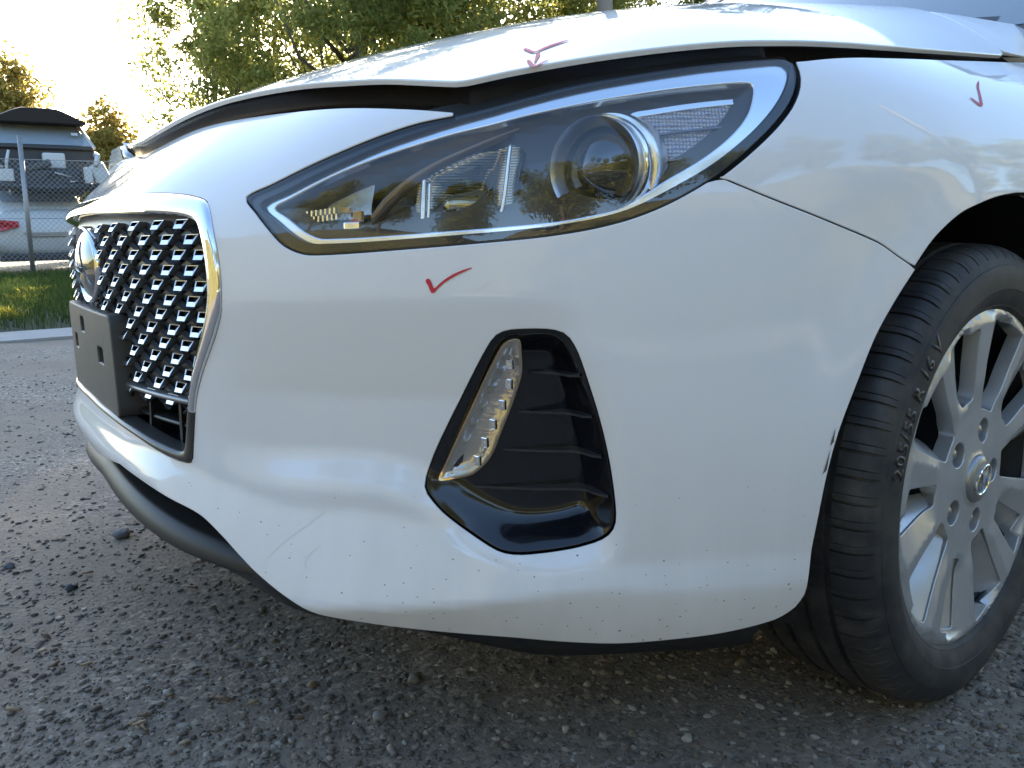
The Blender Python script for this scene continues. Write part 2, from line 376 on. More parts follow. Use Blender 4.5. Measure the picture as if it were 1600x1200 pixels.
def panel(name,PF,NF,outer,holes,m,parent,step=.008,flange=.012,rad=.0015,hole_flange=None):
    """trimmed sheet on a surface PF(a,b) with normals NF, rounded edge and an inward flange on every border"""
    V2,T,loops=triangulate(outer,holes,step)
    V=PF(V2[:,0],V2[:,1]); N=NF(V2[:,0],V2[:,1])
    a,b,c=V[T[:,0]],V[T[:,1]],V[T[:,2]]; fl=np.einsum('ij,ij->i',np.cross(b-a,c-a),N[T[:,0]])<0
    T=T.copy(); T[fl]=T[fl][:,::-1]
    VV=[V]; NN=[N]; FF=[tuple(t) for t in T]; o=len(V); dark=set()
    for li,l in enumerate(loops):
        fd=flange if (li==0 or hole_flange is None) else hole_flange
        if fd<=0: continue
        P=PF(l[:,0],l[:,1]); n=NF(l[:,0],l[:,1]); t=np.roll(P,-1,0)-np.roll(P,1,0); t/=np.linalg.norm(t,axis=1)[:,None]+1e-12
        sg=(1 if area(l)>0 else -1)*(1 if li==0 else -1)
        mm=np.cross(t,n)*sg
        # make sure mm points out of the panel
        e=.002; 
        rows=[]; nr=[]
        for th in (0,math.pi/4,math.pi/2): rows.append(P+mm*rad*math.sin(th)-n*rad*(1-math.cos(th))); nr.append(n*math.cos(th)+mm*math.sin(th))
        rows.append(rows[-1]-n*fd); nr.append(mm)
        k=len(l)
        for R_,Nn in zip(rows,nr): VV.append(R_); NN.append(Nn)
        for j in range(3):
            for i in range(k):
                if j==2: dark.add(len(FF))
                FF.append((o+j*k+i,o+j*k+(i+1)%k,o+(j+1)*k+(i+1)%k,o+(j+1)*k+i))
        o+=4*k
    V=np.concatenate(VV); N=np.concatenate(NN); N/=np.linalg.norm(N,axis=1)[:,None]+1e-12
    # keep face winding in line with the normals
    FF2=[]
    for f in FF:
        p=V[list(f[:3])]; g=np.cross(p[1]-p[0],p[2]-p[0]) if len(f)==3 else np.cross(V[f[2]]-V[f[0]],V[f[3]]-V[f[1]])
        FF2.append(f if g@N[f[0]]+g@N[f[1]]+g@N[f[2]]>=0 else f[::-1])
    ob=link(name,mesh(V,FF2,True,N),m,parent)
    if isinstance(m,(list,tuple)):
        ob.data.polygons.foreach_set('material_index',np.array([1 if i in dark else 0 for i in range(len(FF2))],np.int32)); ob.data.update()
    return ob
# ================================================================= materials of the car
def paint():
    m=mat('white_paint',(.78,.785,.79),.5,0,1.0,.3,.02); v=coords(m)
    n1=noise(m,v,6,5); c=mixc(m,mathn(m,'MULTIPLY',n1,.10),(.83,.815,.81),(.70,.67,.63))
    # splashes of road dirt: small dark specks, more of them low down on the bumper
    vo=nd(m,'ShaderNodeTexVoronoi'); vo.inputs['Scale'].default_value=95; lk(m,coords(m,(1,1,1.6)),vo.inputs['Vector'])
    sep=nd(m,'ShaderNodeSeparateXYZ'); lk(m,v,sep.inputs[0])
    low=nd(m,'ShaderNodeMapRange'); lk(m,sep.outputs[2],low.inputs[0]); low.inputs[1].default_value=.2; low.inputs[2].default_value=.42; low.inputs[3].default_value=.17; low.inputs[4].default_value=.025
    n2=noise(m,v,210,2); rad=mathn(m,'MULTIPLY',low.outputs[0],mathn(m,'MULTIPLY',n2,1.5))
    sepc=nd(m,'ShaderNodeSeparateColor'); lk(m,vo.outputs['Color'],sepc.inputs[0])
    pick=mathn(m,'GREATER_THAN',sepc.outputs[0],.45)
    sp=mathn(m,'MULTIPLY',mathn(m,'LESS_THAN',vo.outputs['Distance'],rad),pick)
    c=mixc(m,mathn(m,'MULTIPLY',sp,.9),c,(.05,.045,.04))
    vb=nd(m,'ShaderNodeTexVoronoi'); vb.inputs['Scale'].default_value=34; lk(m,coords(m,(1,1,1.3)),vb.inputs['Vector']); sb=nd(m,'ShaderNodeSeparateColor'); lk(m,vb.outputs['Color'],sb.inputs[0])
    spb=mathn(m,'MULTIPLY',mathn(m,'LESS_THAN',vb.outputs['Distance'],mathn(m,'MULTIPLY',low.outputs[0],mathn(m,'MULTIPLY',n2,.75))),mathn(m,'GREATER_THAN',sb.outputs[0],.82))
    c=mixc(m,mathn(m,'MULTIPLY',spb,.85),c,(.07,.06,.05))
    # faint dust film and run marks near the sill
    st=noise(m,coords(m,(30,30,1.2)),1.0,3); lo2=nd(m,'ShaderNodeMapRange'); lk(m,sep.outputs[2],lo2.inputs[0]); lo2.inputs[1].default_value=.2; lo2.inputs[2].default_value=.45; lo2.inputs[3].default_value=.5; lo2.inputs[4].default_value=0
    c=mixc(m,mathn(m,'MULTIPLY',lo2.outputs[0],st),c,(.50,.47,.42))
    lk(m,c,bsdf(m).inputs['Base Color'])
    bp=nd(m,'ShaderNodeBump'); bp.inputs['Strength'].default_value=.05; bp.inputs['Distance'].default_value=.0004; lk(m,noise(m,v,260,2),bp.inputs['Height']); lk(m,bp.outputs[0],bsdf(m).inputs['Coat Normal'])
    cr=mathn(m,'ADD',mathn(m,'MULTIPLY',n1,.02),.004); lk(m,cr,bsdf(m).inputs['Coat Roughness'])
    return m
M_PAINT=paint(); M_PNL=[M_PAINT,mat('panel_edge',(.02,.02,.021),.7)]
M_BLACK=mat('black_gloss_plastic',(.006,.006,.007),.12,0,.6); M_BLACKM=mat('black_satin_plastic',(.012,.012,.013),.38)
M_SEAL=mat('dark_seal',(.018,.015,.012),.22,spec=.6)
M_CHROME=mat('chrome',(.86,.86,.87),.05,1); M_SATIN=mat('satin_silver',(.86,.88,.90),.22,1)
M_GREY=mat('grey_plastic',(.075,.072,.068),.55)
def _grey():
    m=M_GREY; v=coords(m); bump(m,noise(m,v,900,2),.25,.0004); c=mixc(m,noise(m,v,14,5),(.05,.047,.044),(.10,.092,.083)); lk(m,c,bsdf(m).inputs['Base Color'])
_grey()
M_DARK=mat('dark_cavity',(.01,.01,.011),.7)
M_RED=mat('red_marker',(.62,.02,.045),.45)
def lens_mat(name,tint=(1,1,1),ior=1.5):
    m=bpy.data.materials.new(name); m.use_nodes=True; t=m.node_tree; t.nodes.remove(t.nodes['Principled BSDF'])
    tr=t.nodes.new('ShaderNodeBsdfTransparent'); tr.inputs[0].default_value=(*tint,1); gl=t.nodes.new('ShaderNodeBsdfGlossy'); gl.inputs['Roughness'].default_value=.0
    fr=t.nodes.new('ShaderNodeFresnel'); fr.inputs[0].default_value=ior; mx=t.nodes.new('ShaderNodeMixShader')
    ge=t.nodes.new('ShaderNodeNewGeometry'); mm=t.nodes.new('ShaderNodeMath'); mm.operation='SUBTRACT'; mm.use_clamp=True; t.links.new(fr.outputs[0],mm.inputs[0]); t.links.new(ge.outputs['Backfacing'],mm.inputs[1]); t.links.new(mm.outputs[0],mx.inputs[0]); t.links.new(tr.outputs[0],mx.inputs[1]); t.links.new(gl.outputs[0],mx.inputs[2]); t.links.new(mx.outputs[0],t.nodes['Material Output'].inputs[0]); return m
M_LENS=lens_mat('clear_lens',(.95,.95,.95),1.72)
# ================================================================= the skin with its features
SZ=np.stack(np.meshgrid(GS,GZ,indexing='ij'),-1).reshape(-1,2)
def hit(px,off=0.,sk=None): return (sk or base).hit(px,off)[0]
def smst(x): x=np.clip(x,0,1); return x*x*(3-2*x)
def fld(f): return f.reshape(len(GS),len(GZ))
_top=smooth_curve(hit([(330,471),(450,469),(600,467),(760,466),(838,468),(882,477),(910,495),(930,530)]))
_right=smooth_curve(hit([(930,530),(952,600),(972,700),(982,790),(975,850),(945,888),(900,902)]))
_bot=smooth_curve(hit([(900,902),(830,893),(740,862),(665,812),(600,782),(520,774),(430,768),(340,745),(300,728)]))
_rec=np.r_[_top,_right[1:],_bot[1:],[(0,.38),(0,_top[0][1])]]
_in=inside(_rec,SZ)
_m=np.clip(dist_line(SZ,_top)/.10,0,1)*smst(dist_line(SZ,_right)/.030)*smst(dist_line(SZ,_bot)/.05)*_in
_gx=smst((SZ[:,0]-.43)/.13)*.9+.1*smst((SZ[:,0]-.40)/.1)                                                # fades out towards the grille centre
REC=.018*fld(_m*_gx)
# flared lower edge
def tab(x,*p): xs,ys=zip(*p); return hermite(xs,ys,x)
_s=SZ[:,0]; _zr=tab(_s,(0,.345),(.2,.342),(.375,.322),(.45,.290),(.56,.243),(.66,.251),(.78,.264),(.88,.272),(1.0,.262),(1.14,.253),(1.3,.25),(2,.25))
_A=tab(_s,(0,.010),(.3,.014),(.42,.025),(.55,.038),(.66,.038),(.78,.026),(.88,.010),(1.0,.006),(1.14,.005),(1.25,0),(2,0))
_wu=tab(_s,(0,.03),(.3,.035),(.42,.055),(.56,.098),(.66,.095),(.78,.065),(.88,.03),(1.0,.035),(1.14,.035),(2,.03))
_u=(SZ[:,1]-_zr); _b=np.where(_u>0,np.clip(1-_u/_wu,0,1)**1.05,np.clip(1+_u/.09,0,1))
FLARE=fld(_A*_b)
# character line above the wheel arch and a soft hollow in the fender
_arch=np.hypot(np.interp(_s,S_GRID,PX),SZ[:,1]-.302)
ARCH=fld(.006*smst((_arch-.36)/.06)*smst((_s-1.05)/.15)*smst((.72-SZ[:,1])/.12))
D2=D+blur(REC,1,1)-blur(FLARE,1,1)+blur(ARCH,4,4)
SK=Skin(blur(D2,1,1))
def hs(px,off=0.): return SK.hit(px,off)[0]
# ================================================================= outlines (photo pixels dropped onto the skin)
LENS_TOP=[(382.4,307.5),(426,285),(482,257),(539,231.5),(595,209),(651,190.5),(713,177.5),(764,165),(820,150),(876,135.5),(932,124),(989,114.5),(1045,106),(1101,99),(1157,93.5),(1208,89.5),(1230,90),(1241,97),(1247.5,111)]
LENS_BOT=[(1249,130),(1239,161),(1214,195),(1180,229),(1140.6,262.5),(1101,290.6),(1045,321.5),(989,344),(932.5,359),(876,369),(820,376),(707.5,386),(595,395),(527.5,399.7),(482.5,401),(460,396),(437.5,383.5),(415,358),(398,335.6)]
lens=smooth_curve(hs(LENS_TOP+LENS_BOT),closed=True,sub=5)
i_in=0; i_nose=6*5; i_tip=18*5; i_seam=np.argmin(np.hypot(*(lens-hs([(1119,278)])[0]).T))
seam=smooth_curve(hs([(1119,277),(1206,313),(1294,348),(1372.5,381.5),(1403,402.5),(1429,421)]))
arch_b=smooth_curve(hs([(1429,421),(1401.6,463.6),(1369,522),(1340,593.7),(1310.6,671.7),(1291,743),(1275,821),(1262,906),(1256,930),(1240,951)]))
bottom=smooth_curve(hs([(1240,951),(1210,968),(1131,988),(1047,999),(962.5,1005),(878,1002),(793.7,995),(709,988.5),(625,980),(540.6,968),(495.6,959),(462,942),(434,922),(400,893),(375,867),(349,838),(319,808),(292,791),(244,765),(187,724)]))
nose_top=np.c_[base.F(NOSE_TOP)[1],NOSE_TOP[:,2]-.002]; nose_top[0,0]=0
half=np.r_[smooth_curve(np.r_[nose_top,lens[i_nose:i_nose+1]])[:-1], lens[i_nose::-1], lens[:i_seam:-1], seam[1:-1], arch_b[:-1], bottom, [(.09,.327),(0,.326)]]
half[0,0]=half[-1,0]=0
def mirror(h):
    h=np.asarray(h); return np.r_[h,(h*[-1,1])[::-1][1:-1]]
bumper_poly=mirror(half)
GR_OUT=[(208,303),(252,301),(292,304),(316,310),(324,317),(330,340),(338,384),(344,428),(345.6,460),(344,488),(336,520),(324,556),(314,588),(307,620),(304,652),(302,692),(301,716),(297,723),(280,719),(252,706),(216,682),(180,656),(160,639)]
GR_IN=[(208,334),(252,334),(292,339),(306,344),(312,356),(317,380),(322,420),(325,456),(322,488),(316,520),(308,552),(301,584),(296,620),(293,664),(292,700),(288,707),(278,703),(248,690),(212,668),(176,643),(160,631)]
go=hit(GR_OUT); gi=hit(GR_IN)
grille_out=mirror(np.r_[[(0,.686),(.10,.6855)],smooth_curve(go),[(0,go[-1][1]+.001)]])
grille_in=mirror(np.r_[[(0,.663),(.10,.6625)],smooth_curve(gi),[(0,gi[-1][1]+.002)]])
def z4(p): return zm(640,480,2.858,p)
FOG=z4([(66,800),(75,745),(105,660),(160,540),(220,420),(280,300),(335,195),(370,140),(400,115),(440,102),(500,97),(580,96),(640,100),(690,115),(725,150),(760,220),(800,340),(840,470),(875,610),(900,740),(918,880),(920,950),(910,990),(880,1025),(830,1050),(740,1075),(640,1092),(540,1103),(480,1105),(420,1097),(370,1075),(300,1030),(220,975),(150,920),(100,865),(75,830)])
fog=smooth_curve(hs(FOG),closed=True,sub=4)
# ================================================================= the car
CAR=tag(empty('hatchback_car',(0,0,0)),'white hatchback car in the foreground with popped bonnet and red tick marks','car')
SP=lambda a,b: SK.P(a,b); SN=lambda a,b: SK.N(a,b)
def skp(off): return (lambda a,b: SK.P(a,b,off)),(lambda a,b: SK.N(a,b,off))
BUMPER=panel('bumper',SP,SN,bumper_poly,[inset(grille_out,-.0015),inset(fog,-.001),inset(fog,-.001)*[-1,1]],M_PNL,CAR,step=.0085,flange=.014,rad=.0012)
# fender (both sides)
ang=np.radians(np.linspace(84,-12,40))
archc=[(s_of_x(-.357*math.cos(a)) ,.302+.357*math.sin(a)) for a in ang]
av=hs([(1429,421),(1462,374),(1500,338),(1530,322),(1560,310),(1590,304)])
ftop=smooth_curve(hs([(1241,93),(1294,87.5),(1337,86),(1381,87),(1425,88.5),(1469,90.5),(1512,92),(1556,94)]))
lens_side=lens[i_tip-4:i_seam+1]
fender_poly=np.r_[ftop,[(s_of_x(-.30),.861),(s_of_x(-.5),.874),(s_of_x(-.76),.885),(s_of_x(-.77),.6),(s_of_x(-.75),.22),(s_of_x(-.36),.22)],archc[::-1],smooth_curve(av)[::-1],seam[::-1][1:-1],lens_side[::-1]]
fender_poly=inset(resample(fender_poly,.006),.0036)
FENDER=panel('fender',SP,SN,fender_poly,[],M_PNL,CAR,step=.010,flange=.016,rad=.0012)
panel('fender',SP,SN,(fender_poly*[-1,1])[::-1],[],M_PNL,CAR,step=.016,flange=.016,rad=.002)
# doors, rear quarters and glass of the rest of the body
_zz=np.linspace(.18,.93,60); _yy=SK.P(np.full(60,s_of_x(-.93)),_zz)[:,1]
def side_fn(sg):
    def PF(x,z): return np.stack([x,sg*(np.interp(z,_zz,_yy)-.11*np.clip((-x-2.5)/.95,0,1)**2),z],-1)
    def NF(x,z):
        e=.004; n=np.cross(PF(x+e,z)-PF(x-e,z),PF(x,z+e)-PF(x,z-e)); n/=np.linalg.norm(n,axis=-1)[...,None]; return np.where((n[...,1]*sg<0)[...,None],-n,n)
    return PF,NF
for sg in (1,-1):
    PFs_,NFs_=side_fn(sg); arc=[(-2.65+.35*math.cos(a),.302+.35*math.sin(a)) for a in np.linspace(-.2,math.pi+.2,30)]
    for nm,poly in (('front_door',[(-.775,.22),(-.775,.885),(-1.80,.915),(-1.80,.22)]),('rear_door',[(-1.806,.22),(-1.806,.915),(-2.62,.93),(-2.40,.66),(-2.28,.45),(-2.26,.22)]),('rear_quarter',[(-2.626,.93),(-3.40,.93),(-3.44,.28)]+arc[::-1]+[(-2.27,.25),(-2.29,.45),(-2.41,.66)])):
        q=np.array(poly)
        if nm=='rear_quarter': q=np.array([(-2.626,.93),(-2.41,.66)]+[p for p in arc if p[1]>.25][::1][0:]+[(-3.02,.26),(-3.44,.28),(-3.40,.93)])
        panel(nm,PFs_,NFs_,q if area(q)>0 else q[::-1],[],M_PNL,CAR,step=.04,flange=.014,rad=.002)
    V=[(-.86,.735*sg,.93),(-1.20,.615*sg,1.34),(-1.95,.60*sg,1.405),(-2.75,.585*sg,1.36),(-3.10,.66*sg,.96),(-1.9,.745*sg,.93)]
    b=MB(); b.add(V,[(0,1,2,5),(5,2,3,4)]); b.build('side_window',mat('side_glass',(.03,.035,.04),.05,0,.6),CAR)
    b=MB(); b.tube([(-1.15,.625*sg,1.33),(-1.6,.615*sg,1.40),(-2.3,.60*sg,1.415),(-2.85,.585*sg,1.36),(-3.2,.66*sg,.97)],.03,8); b.build('roof_rail',M_PAINT,CAR,smooth=True)
b=MB(); b.add([(-3.40,-.76,.30),(-3.40,.76,.30),(-3.38,.72,.93),(-3.38,-.72,.93),(-2.85,.585,1.38),(-2.85,-.585,1.38)],[(0,1,2,3),(3,2,4,5)]); b.build('tailgate',M_PAINT,CAR)
# bonnet
_h=np.array(HOOD_EDGE)[:,:2]; he=np.r_[smooth_curve(_h[:10],sub=5)[:-1],smooth_curve(_h[9:],sub=5)]
hp=np.r_[he,[(-.207,.745),(-.222,.70),(-.26,.60),(-.32,.40),(-.36,.2),(-.37,0)]]
hood_poly=np.r_[hp,(hp*[1,-1])[::-1][1:-1]]
BONNET=panel('bonnet',hood_P,hood_N,hood_poly,[],M_PAINT,CAR,step=.012,flange=.0038,rad=.002)
# inner seal that closes the gap under the bonnet edge
def gap_strip():
    E=np.array([(x,y,z) for x,y,z in HOOD_EDGE]+[(-.34,HOOD_EDGE[-1][1]-.012,.872),(-.60,HOOD_EDGE[-1][1]-.025,.885)]); E=np.c_[smooth_curve(E[:,:2],sub=5),smooth_curve(E[:,1:],sub=5)[:,1]]
    t=np.gradient(E[:,:2],axis=0); t/=np.linalg.norm(t,axis=1)[:,None]; nrm=np.c_[t[:,1],-t[:,0]]; nrm*=np.where((nrm*[1,1])@np.array([.4,.6])>0,1,-1)[:,None]
    b=MB(); rows=[]
    for ins,dz in ((.004,-.004),(.012,-.012),(.014,-.028),(.020,-.045),(.034,-.075)): rows.append(np.c_[E[:,:2]-nrm*ins,hood_z(E[:,0]-nrm[:,0]*ins,E[:,1]-nrm[:,1]*ins)+dz])
    L=np.concatenate([np.r_[(r*[1,-1,1])[::-1][:-1],r] for r in rows]); k=len(L)//len(rows)
    return b.add(L,[(j*k+i,j*k+i+1,(j+1)*k+i+1,(j+1)*k+i) for j in range(len(rows)-1) for i in range(k-1)])
gap_strip().build('bonnet_seal',M_SEAL,CAR,smooth=True)
# red ticks
def tick(parent,polys,onhood=False):
    for P in polys:
        P=np.asarray(P,float)
        if onhood:
            q,_=hood_hit(P); PF=lambda a,b: hood_P(a,b)+hood_N(a,b)*.0009; NF=hood_N
        else:
            q=hs(P); PF=lambda a,b: SK.P(a,b)+SK.N(a,b)*.0009; NF=SN
        q=q if area(q)>0 else q[::-1]
        o=panel('marker_stroke',PF,NF,q,[],M_RED,parent,step=.0025,flange=0,rad=0); o['label']='red marker pen stroke on the white paint'
def zb(p): return zm(640,400,11.43,p)
def zh(p): return zm(800,50,13.333,p)
def zf(p): return zm(1440,100,10,p)
tick(BUMPER,[zb([(285,445),(305,410),(340,398),(365,415),(395,475),(440,590),(520,510),(640,410),(780,325),(920,262),(1050,220),(1135,203),(1110,222),(1000,270),(860,335),(740,405),(620,480),(520,570),(450,650),(405,675),(385,650),(335,530)])])
tick(BONNET,[zh([(218,378),(285,347),(380,380),(450,415),(500,417),(640,345),(800,280),(960,228),(1110,190),(1220,178),(1150,205),(980,262),(820,318),(660,378),(540,432),(450,452),(390,445),(300,405)]),
             zh([(500,475),(540,452),(595,460),(580,515),(530,590),(490,662),(455,655),(480,590)]),
             zh([(300,618),(345,590),(390,612),(440,670),(480,712),(600,660),(700,612),(800,572),(720,628),(600,690),(500,738),(420,748),(390,730)])],True)
tick(FENDER,[zf([(885,262),(893,300),(890,380),(905,440),(925,520),(942,600),(950,640),(945,665),(915,665),(880,645),(800,580),(750,535),(765,528),(830,575),(890,618),(912,630),(900,540),(880,440),(862,370),(862,310)])])
# ================================================================= grille
def ring(name,outer,inner,m,parent,h,off0=0.,n=260,rows=9,base_off=.02):
    """raised moulding between two outlines"""
    O=resample(outer,.0001 if False else sum(np.hypot(*np.diff(np.r_[outer,outer[:1]],axis=0).T))/n)[:n]
    I=np.asarray(inner); # nearest points on the inner outline, monotone by arc ratio
    Li=resample(inner,sum(np.hypot(*np.diff(np.r_[inner,inner[:1]],axis=0).T))/2000)
    idx=[int(np.argmin(np.hypot(*(Li-o).T))) for o in O]; J=Li[idx]
    k=np.exp(-.5*(np.arange(-4,5)/2.)**2); k/=k.sum()
    J=np.array([sum(k[a+4]*J[(i+a)%len(J)] for a in range(-4,5)) for i in range(len(J))])
    V=[]; prof=[(0,base_off),(0,-h*.2),(.05,-h*.7),(.2,-h),(.5,-h*1.05),(.78,-h*.9),(.92,-h*.4),(1,h*.7),(1,base_off)]
    for t,o in prof:
        q=O*(1-t)+J*t; V.append(base.P(q[:,0],q[:,1],off0+o))
    V=np.concatenate(V); k=len(O); F=[(j*k+i,j*k+(i+1)%k,(j+1)*k+(i+1)%k,(j+1)*k+i) for j in range(len(prof)-1) for i in range(k)]
    b=MB(); b.add(V,F); o=b.build(name,m,parent,auto=1.0)
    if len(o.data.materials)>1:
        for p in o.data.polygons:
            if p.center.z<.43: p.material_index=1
    return o
GF=ring('grille_frame',inset(grille_out,.0005),grille_in,[M_CHROME,mat('dim_reflection_frame',(.10,.095,.09),.32,.6)],CAR,.004)  # lower part of the ring coloured dark in place of a dim chrome reflection
gin=resample(inset(grille_in,-.004),.006); gin=gin[gin[:,1]>.440]
# black lattice behind the studs
PFg,NFg=(lambda a,b: base.P(a,b,.020)),(lambda a,b: base.N(a,b,.020))
LAT=panel('grille_lattice',PFg,NFg,gin,[],M_BLACKM,CAR,step=.012,flange=0)
AC=[.056,.131,.205,.279,.342,.394,.436]; BC=[0,.094,.169,.243,.312,.368,.418]
def cup_mesh():
    wt,wb,h,d=.0122,.0083,.0112,.015
    b=MB(); r=.0026
    # local: u (along s), v up, w outwards
    out=[(-wt,h/2),(wt,h/2),(wb,-h/2),(-wb,-h/2)]; inn=[(-wt+.0022,h/2-.0008),(wt-.0022,h/2-.0008),(wb-.0012,-h/2+.0050),(-wb+.0012,-h/2+.0050)]
    V=[(u,v,-d) for u,v in out]+[(u,v,0) for u,v in out]+[(u,v,.0) for u,v in inn]+[(u*.9,v,-.008) for u,v in inn]
    V[4]=(V[4][0],V[4][1],-.004); V[5]=(V[5][0],V[5][1],-.004); V[8]=(V[8][0],V[8][1],-.004); V[9]=(V[9][0],V[9][1],-.004); V[6]=(V[6][0],V[6][1],.002); V[7]=(V[7][0],V[7][1],.002)
    F=[]
    for i in range(4):
        j=(i+1)%4; F+=[(i,j,4+j,4+i),(4+i,4+j,8+j,8+i),(8+i,8+j,12+j,12+i)]
    F.append((12,13,14,15))
    b.add(V,F); me=mesh(b.v,b.f,False)
    bm=bmesh.new(); bm.from_mesh(me); bmesh.ops.recalc_face_normals(bm,faces=bm.faces); bm.to_mesh(me); bm.free()
    me.materials.append(mat('stud_chrome',(.62,.61,.60),.28,1)); me.materials.append(M_BLACK)
    for p in me.polygons:
        if p.index>=12 or p.index%3==2: p.material_index=1
    return me
cup=cup_mesh(); web=MB()
def frame_at(s,z,off):
    P=base.P(np.array([s]),np.array([z]),off)[0]; e=.004
    n=base.N(np.array([s]),np.array([z]),off)[0]; n=np.array([n[0],n[1],n[2]*.4]); n/=np.linalg.norm(n)
    t=np.cross([0,0,1.],n); t/=np.linalg.norm(t); u=np.cross(n,t)
    return P,t,u,n
gcut=inset(grille_in,.005)
for i in range(13):
    z=.643-.0172*i
    for c in (AC if i%2==0 else BC):
        for sg in ((1,-1) if c>0 else (1,)):
            s=c*sg
            if not inside(gcut,np.array([(s,z)]))[0]: continue
            P,t,u,n=frame_at(s,z,.008)
            em=(s/.118)**2+((z-.592)/.066)**2<1
            wd=lambda du,dz:[tuple(P-n*.010+t*du*.25+u*dz*.25),tuple(P-n*.012+t*du+u*dz)]
            for du in (-1,1): web.tube(wd(du*.038,-.0172),[.0045,.003],4)
            if em or (abs(s)<.20 and z<.527): continue
            o=link('grille_stud',cup,None,LAT); o.matrix_local=Matrix(((t[0],u[0],n[0],P[0]),(t[1],u[1],n[1],P[1]),(t[2],u[2],n[2],P[2]),(0,0,0,1)))
web.build('lattice_web',mat('web_black',(.005,.005,.006),.5),LAT)
# lower opening: bars behind the frame
PFl,NFl=skp(.10)
LOW=panel('lower_intake',PFl,NFl,resample(np.array([(-.42,.36),(.42,.36),(.42,.45),(-.42,.45)]),.01),[],M_DARK,CAR,step=.03,flange=0)
def bar(z,th,o0,o1,s0,s1,name='intake_slat'):
    ss=np.linspace(s0,s1,60); b=MB()
    rows=[SK.P(ss,0*ss+z+th/2,o1),SK.P(ss,0*ss+z+th/2,o0+.002),SK.P(ss,0*ss+z+th*.2,o0),SK.P(ss,0*ss+z-th*.2,o0),SK.P(ss,0*ss+z-th/2,o0+.002),SK.P(ss,0*ss+z-th/2,o1)]
    V=np.concatenate(rows); k=60; b.add(V,[(j*k+i,j*k+i+1,(j+1)*k+i+1,(j+1)*k+i) for j in range(5) for i in range(k-1)])
    return b.build(name,M_BLACKM,LOW,auto=.9)
bar(.438,.007,.006,.09,-.41,.41).data.materials[0]=mat('satin_bar',(.20,.20,.21),.3,.5); bar(.402,.006,.022,.09,-.40,.40); bar(.372,.006,.022,.09,-.40,.40)
for s in (-.34,-.25,-.12,0,.12,.25,.34):
    b=MB(); P,t,u,n=frame_at(s,.40,.055); b.box(P,(.006,.07,.075),np.c_[t,n,u]); b.build('intake_post',M_BLACKM,LOW)
# emblem
def ellipse(a,b_,n=64): th=np.linspace(0,2*math.pi,n,endpoint=False); return np.c_[a*np.cos(th),b_*np.sin(th)]
EMC=np.array([.8935,0,.592]); EA,EB=.089,.056
EM=link('grille_emblem',None,None,CAR,tuple(EMC)); 
b=MB(); el=ellipse(EA,EB,72); prof=[(1.0,-.03),(1.0,.004),(.985,.008),(.955,.0095),(.93,.008),(.925,.003)]
V=np.concatenate([np.c_[0*el[:,0]+h-.35*(k*el[:,0])**2,k*el[:,0],k*el[:,1]] for k,h in prof]); b.add(V,[(j*72+i,j*72+(i+1)%72,(j+1)*72+(i+1)%72,(j+1)*72+i) for j in range(5) for i in range(72)])
b.build('emblem_ring',M_CHROME,EM,auto=1.0)
b=MB(); V=[];rr=np.linspace(0,.93,12)
for r in rr: V.append(np.c_[.003+.016*(1-(r/.93)**2)-.35*(r*el[:,0])**2,r*el[:,0],r*el[:,1]])
V=np.concatenate(V); b.add(V,[(j*72+i,j*72+(i+1)%72,(j+1)*72+(i+1)%72,(j+1)*72+i) for j in range(11) for i in range(72)])
b.build('emblem_dome',mat('emblem_glass',(.012,.013,.016),.03,0,1),EM,smooth=True)
def h_letter(sc,th):
    """slanted letter H of the badge as flat outlines in (u,v)"""
    def stroke(x0,lean,w):
        v=np.linspace(-1,1,9); c=x0+lean*v+.10*np.sin(v*1.5); ww=w*(1-.25*v*v); return np.r_[np.c_[c-ww,v],np.c_[c+ww,v][::-1]]
    bar_=np.array([(-.62,-.10),(-.2,-.02),(.2,.12),(.62,.30),(.62,.08),(.2,-.10),(-.2,-.24),(-.62,-.32)])
    return [np.c_[p[:,0]*sc,p[:,1]*sc*.72] for p in (stroke(-.55,.28,.2),stroke(.55,.28,.2),bar_)]
b=MB()
for p in h_letter(.047,0):
    P=[(.0205-.016*((u/(EA*.93))**2+(v/(EB*.93))**2)-.35*u*u,-u,v) for u,v in p]; n=len(P); Q=[(x-.003,y,z) for x,y,z in P]
    b.add(P+Q,[tuple(range(n))]+[(i,(i+1)%n,n+(i+1)%n,n+i) for i in range(n)])
b.build('emblem_letter',mat('dark_chrome',(.30,.30,.31),.12,1),EM)
# number plate bracket (no plate on it)
BR=MB(); W,Zt,Zb=.193,.527,.394
yy=np.linspace(-W,W,17); ring_=[]
PB=empty('plate_bracket'); PB.parent=CAR
slots=[(-.105,.487),(.02,.487),(-.045,.470),(.10,.455)]
def brk_x(y): return .910-.10*y*y
out=np.array([(-W+.006,Zt),(W-.006,Zt),(W,Zt-.006),(W,Zb+.004),(W-.004,Zb),(.0,Zb-.004),(-W+.004,Zb),(-W,Zb+.004),(-W,Zt-.006)])[::-1]
sl=[]
for y,z in [(-.125,.470),(-.03,.503),(.11,.470)]: sl.append(np.array([(y-.023,z-.0135),(y+.023,z-.0135),(y+.023,z+.0135),(y-.023,z+.0135)]))
for y,z in [(-.165,.505),(.15,.497)]: sl.append(ellipse(.0035,.0035,10)+[y,z])
panel('bracket_plate',lambda a,b_: np.stack([brk_x(a),a,b_],-1),lambda a,b_:np.stack([1+0*a,.2*a,0*a],-1)/np.sqrt(1+(.2*a)**2)[...,None],out[::-1] if area(out)<0 else out,sl,M_GREY,PB,step=.012,flange=.036,rad=.003,hole_flange=.006)
b=MB(); b.box((.897,0,.46),(.002,.37,.118)); b.build('bracket_back',M_DARK,PB)
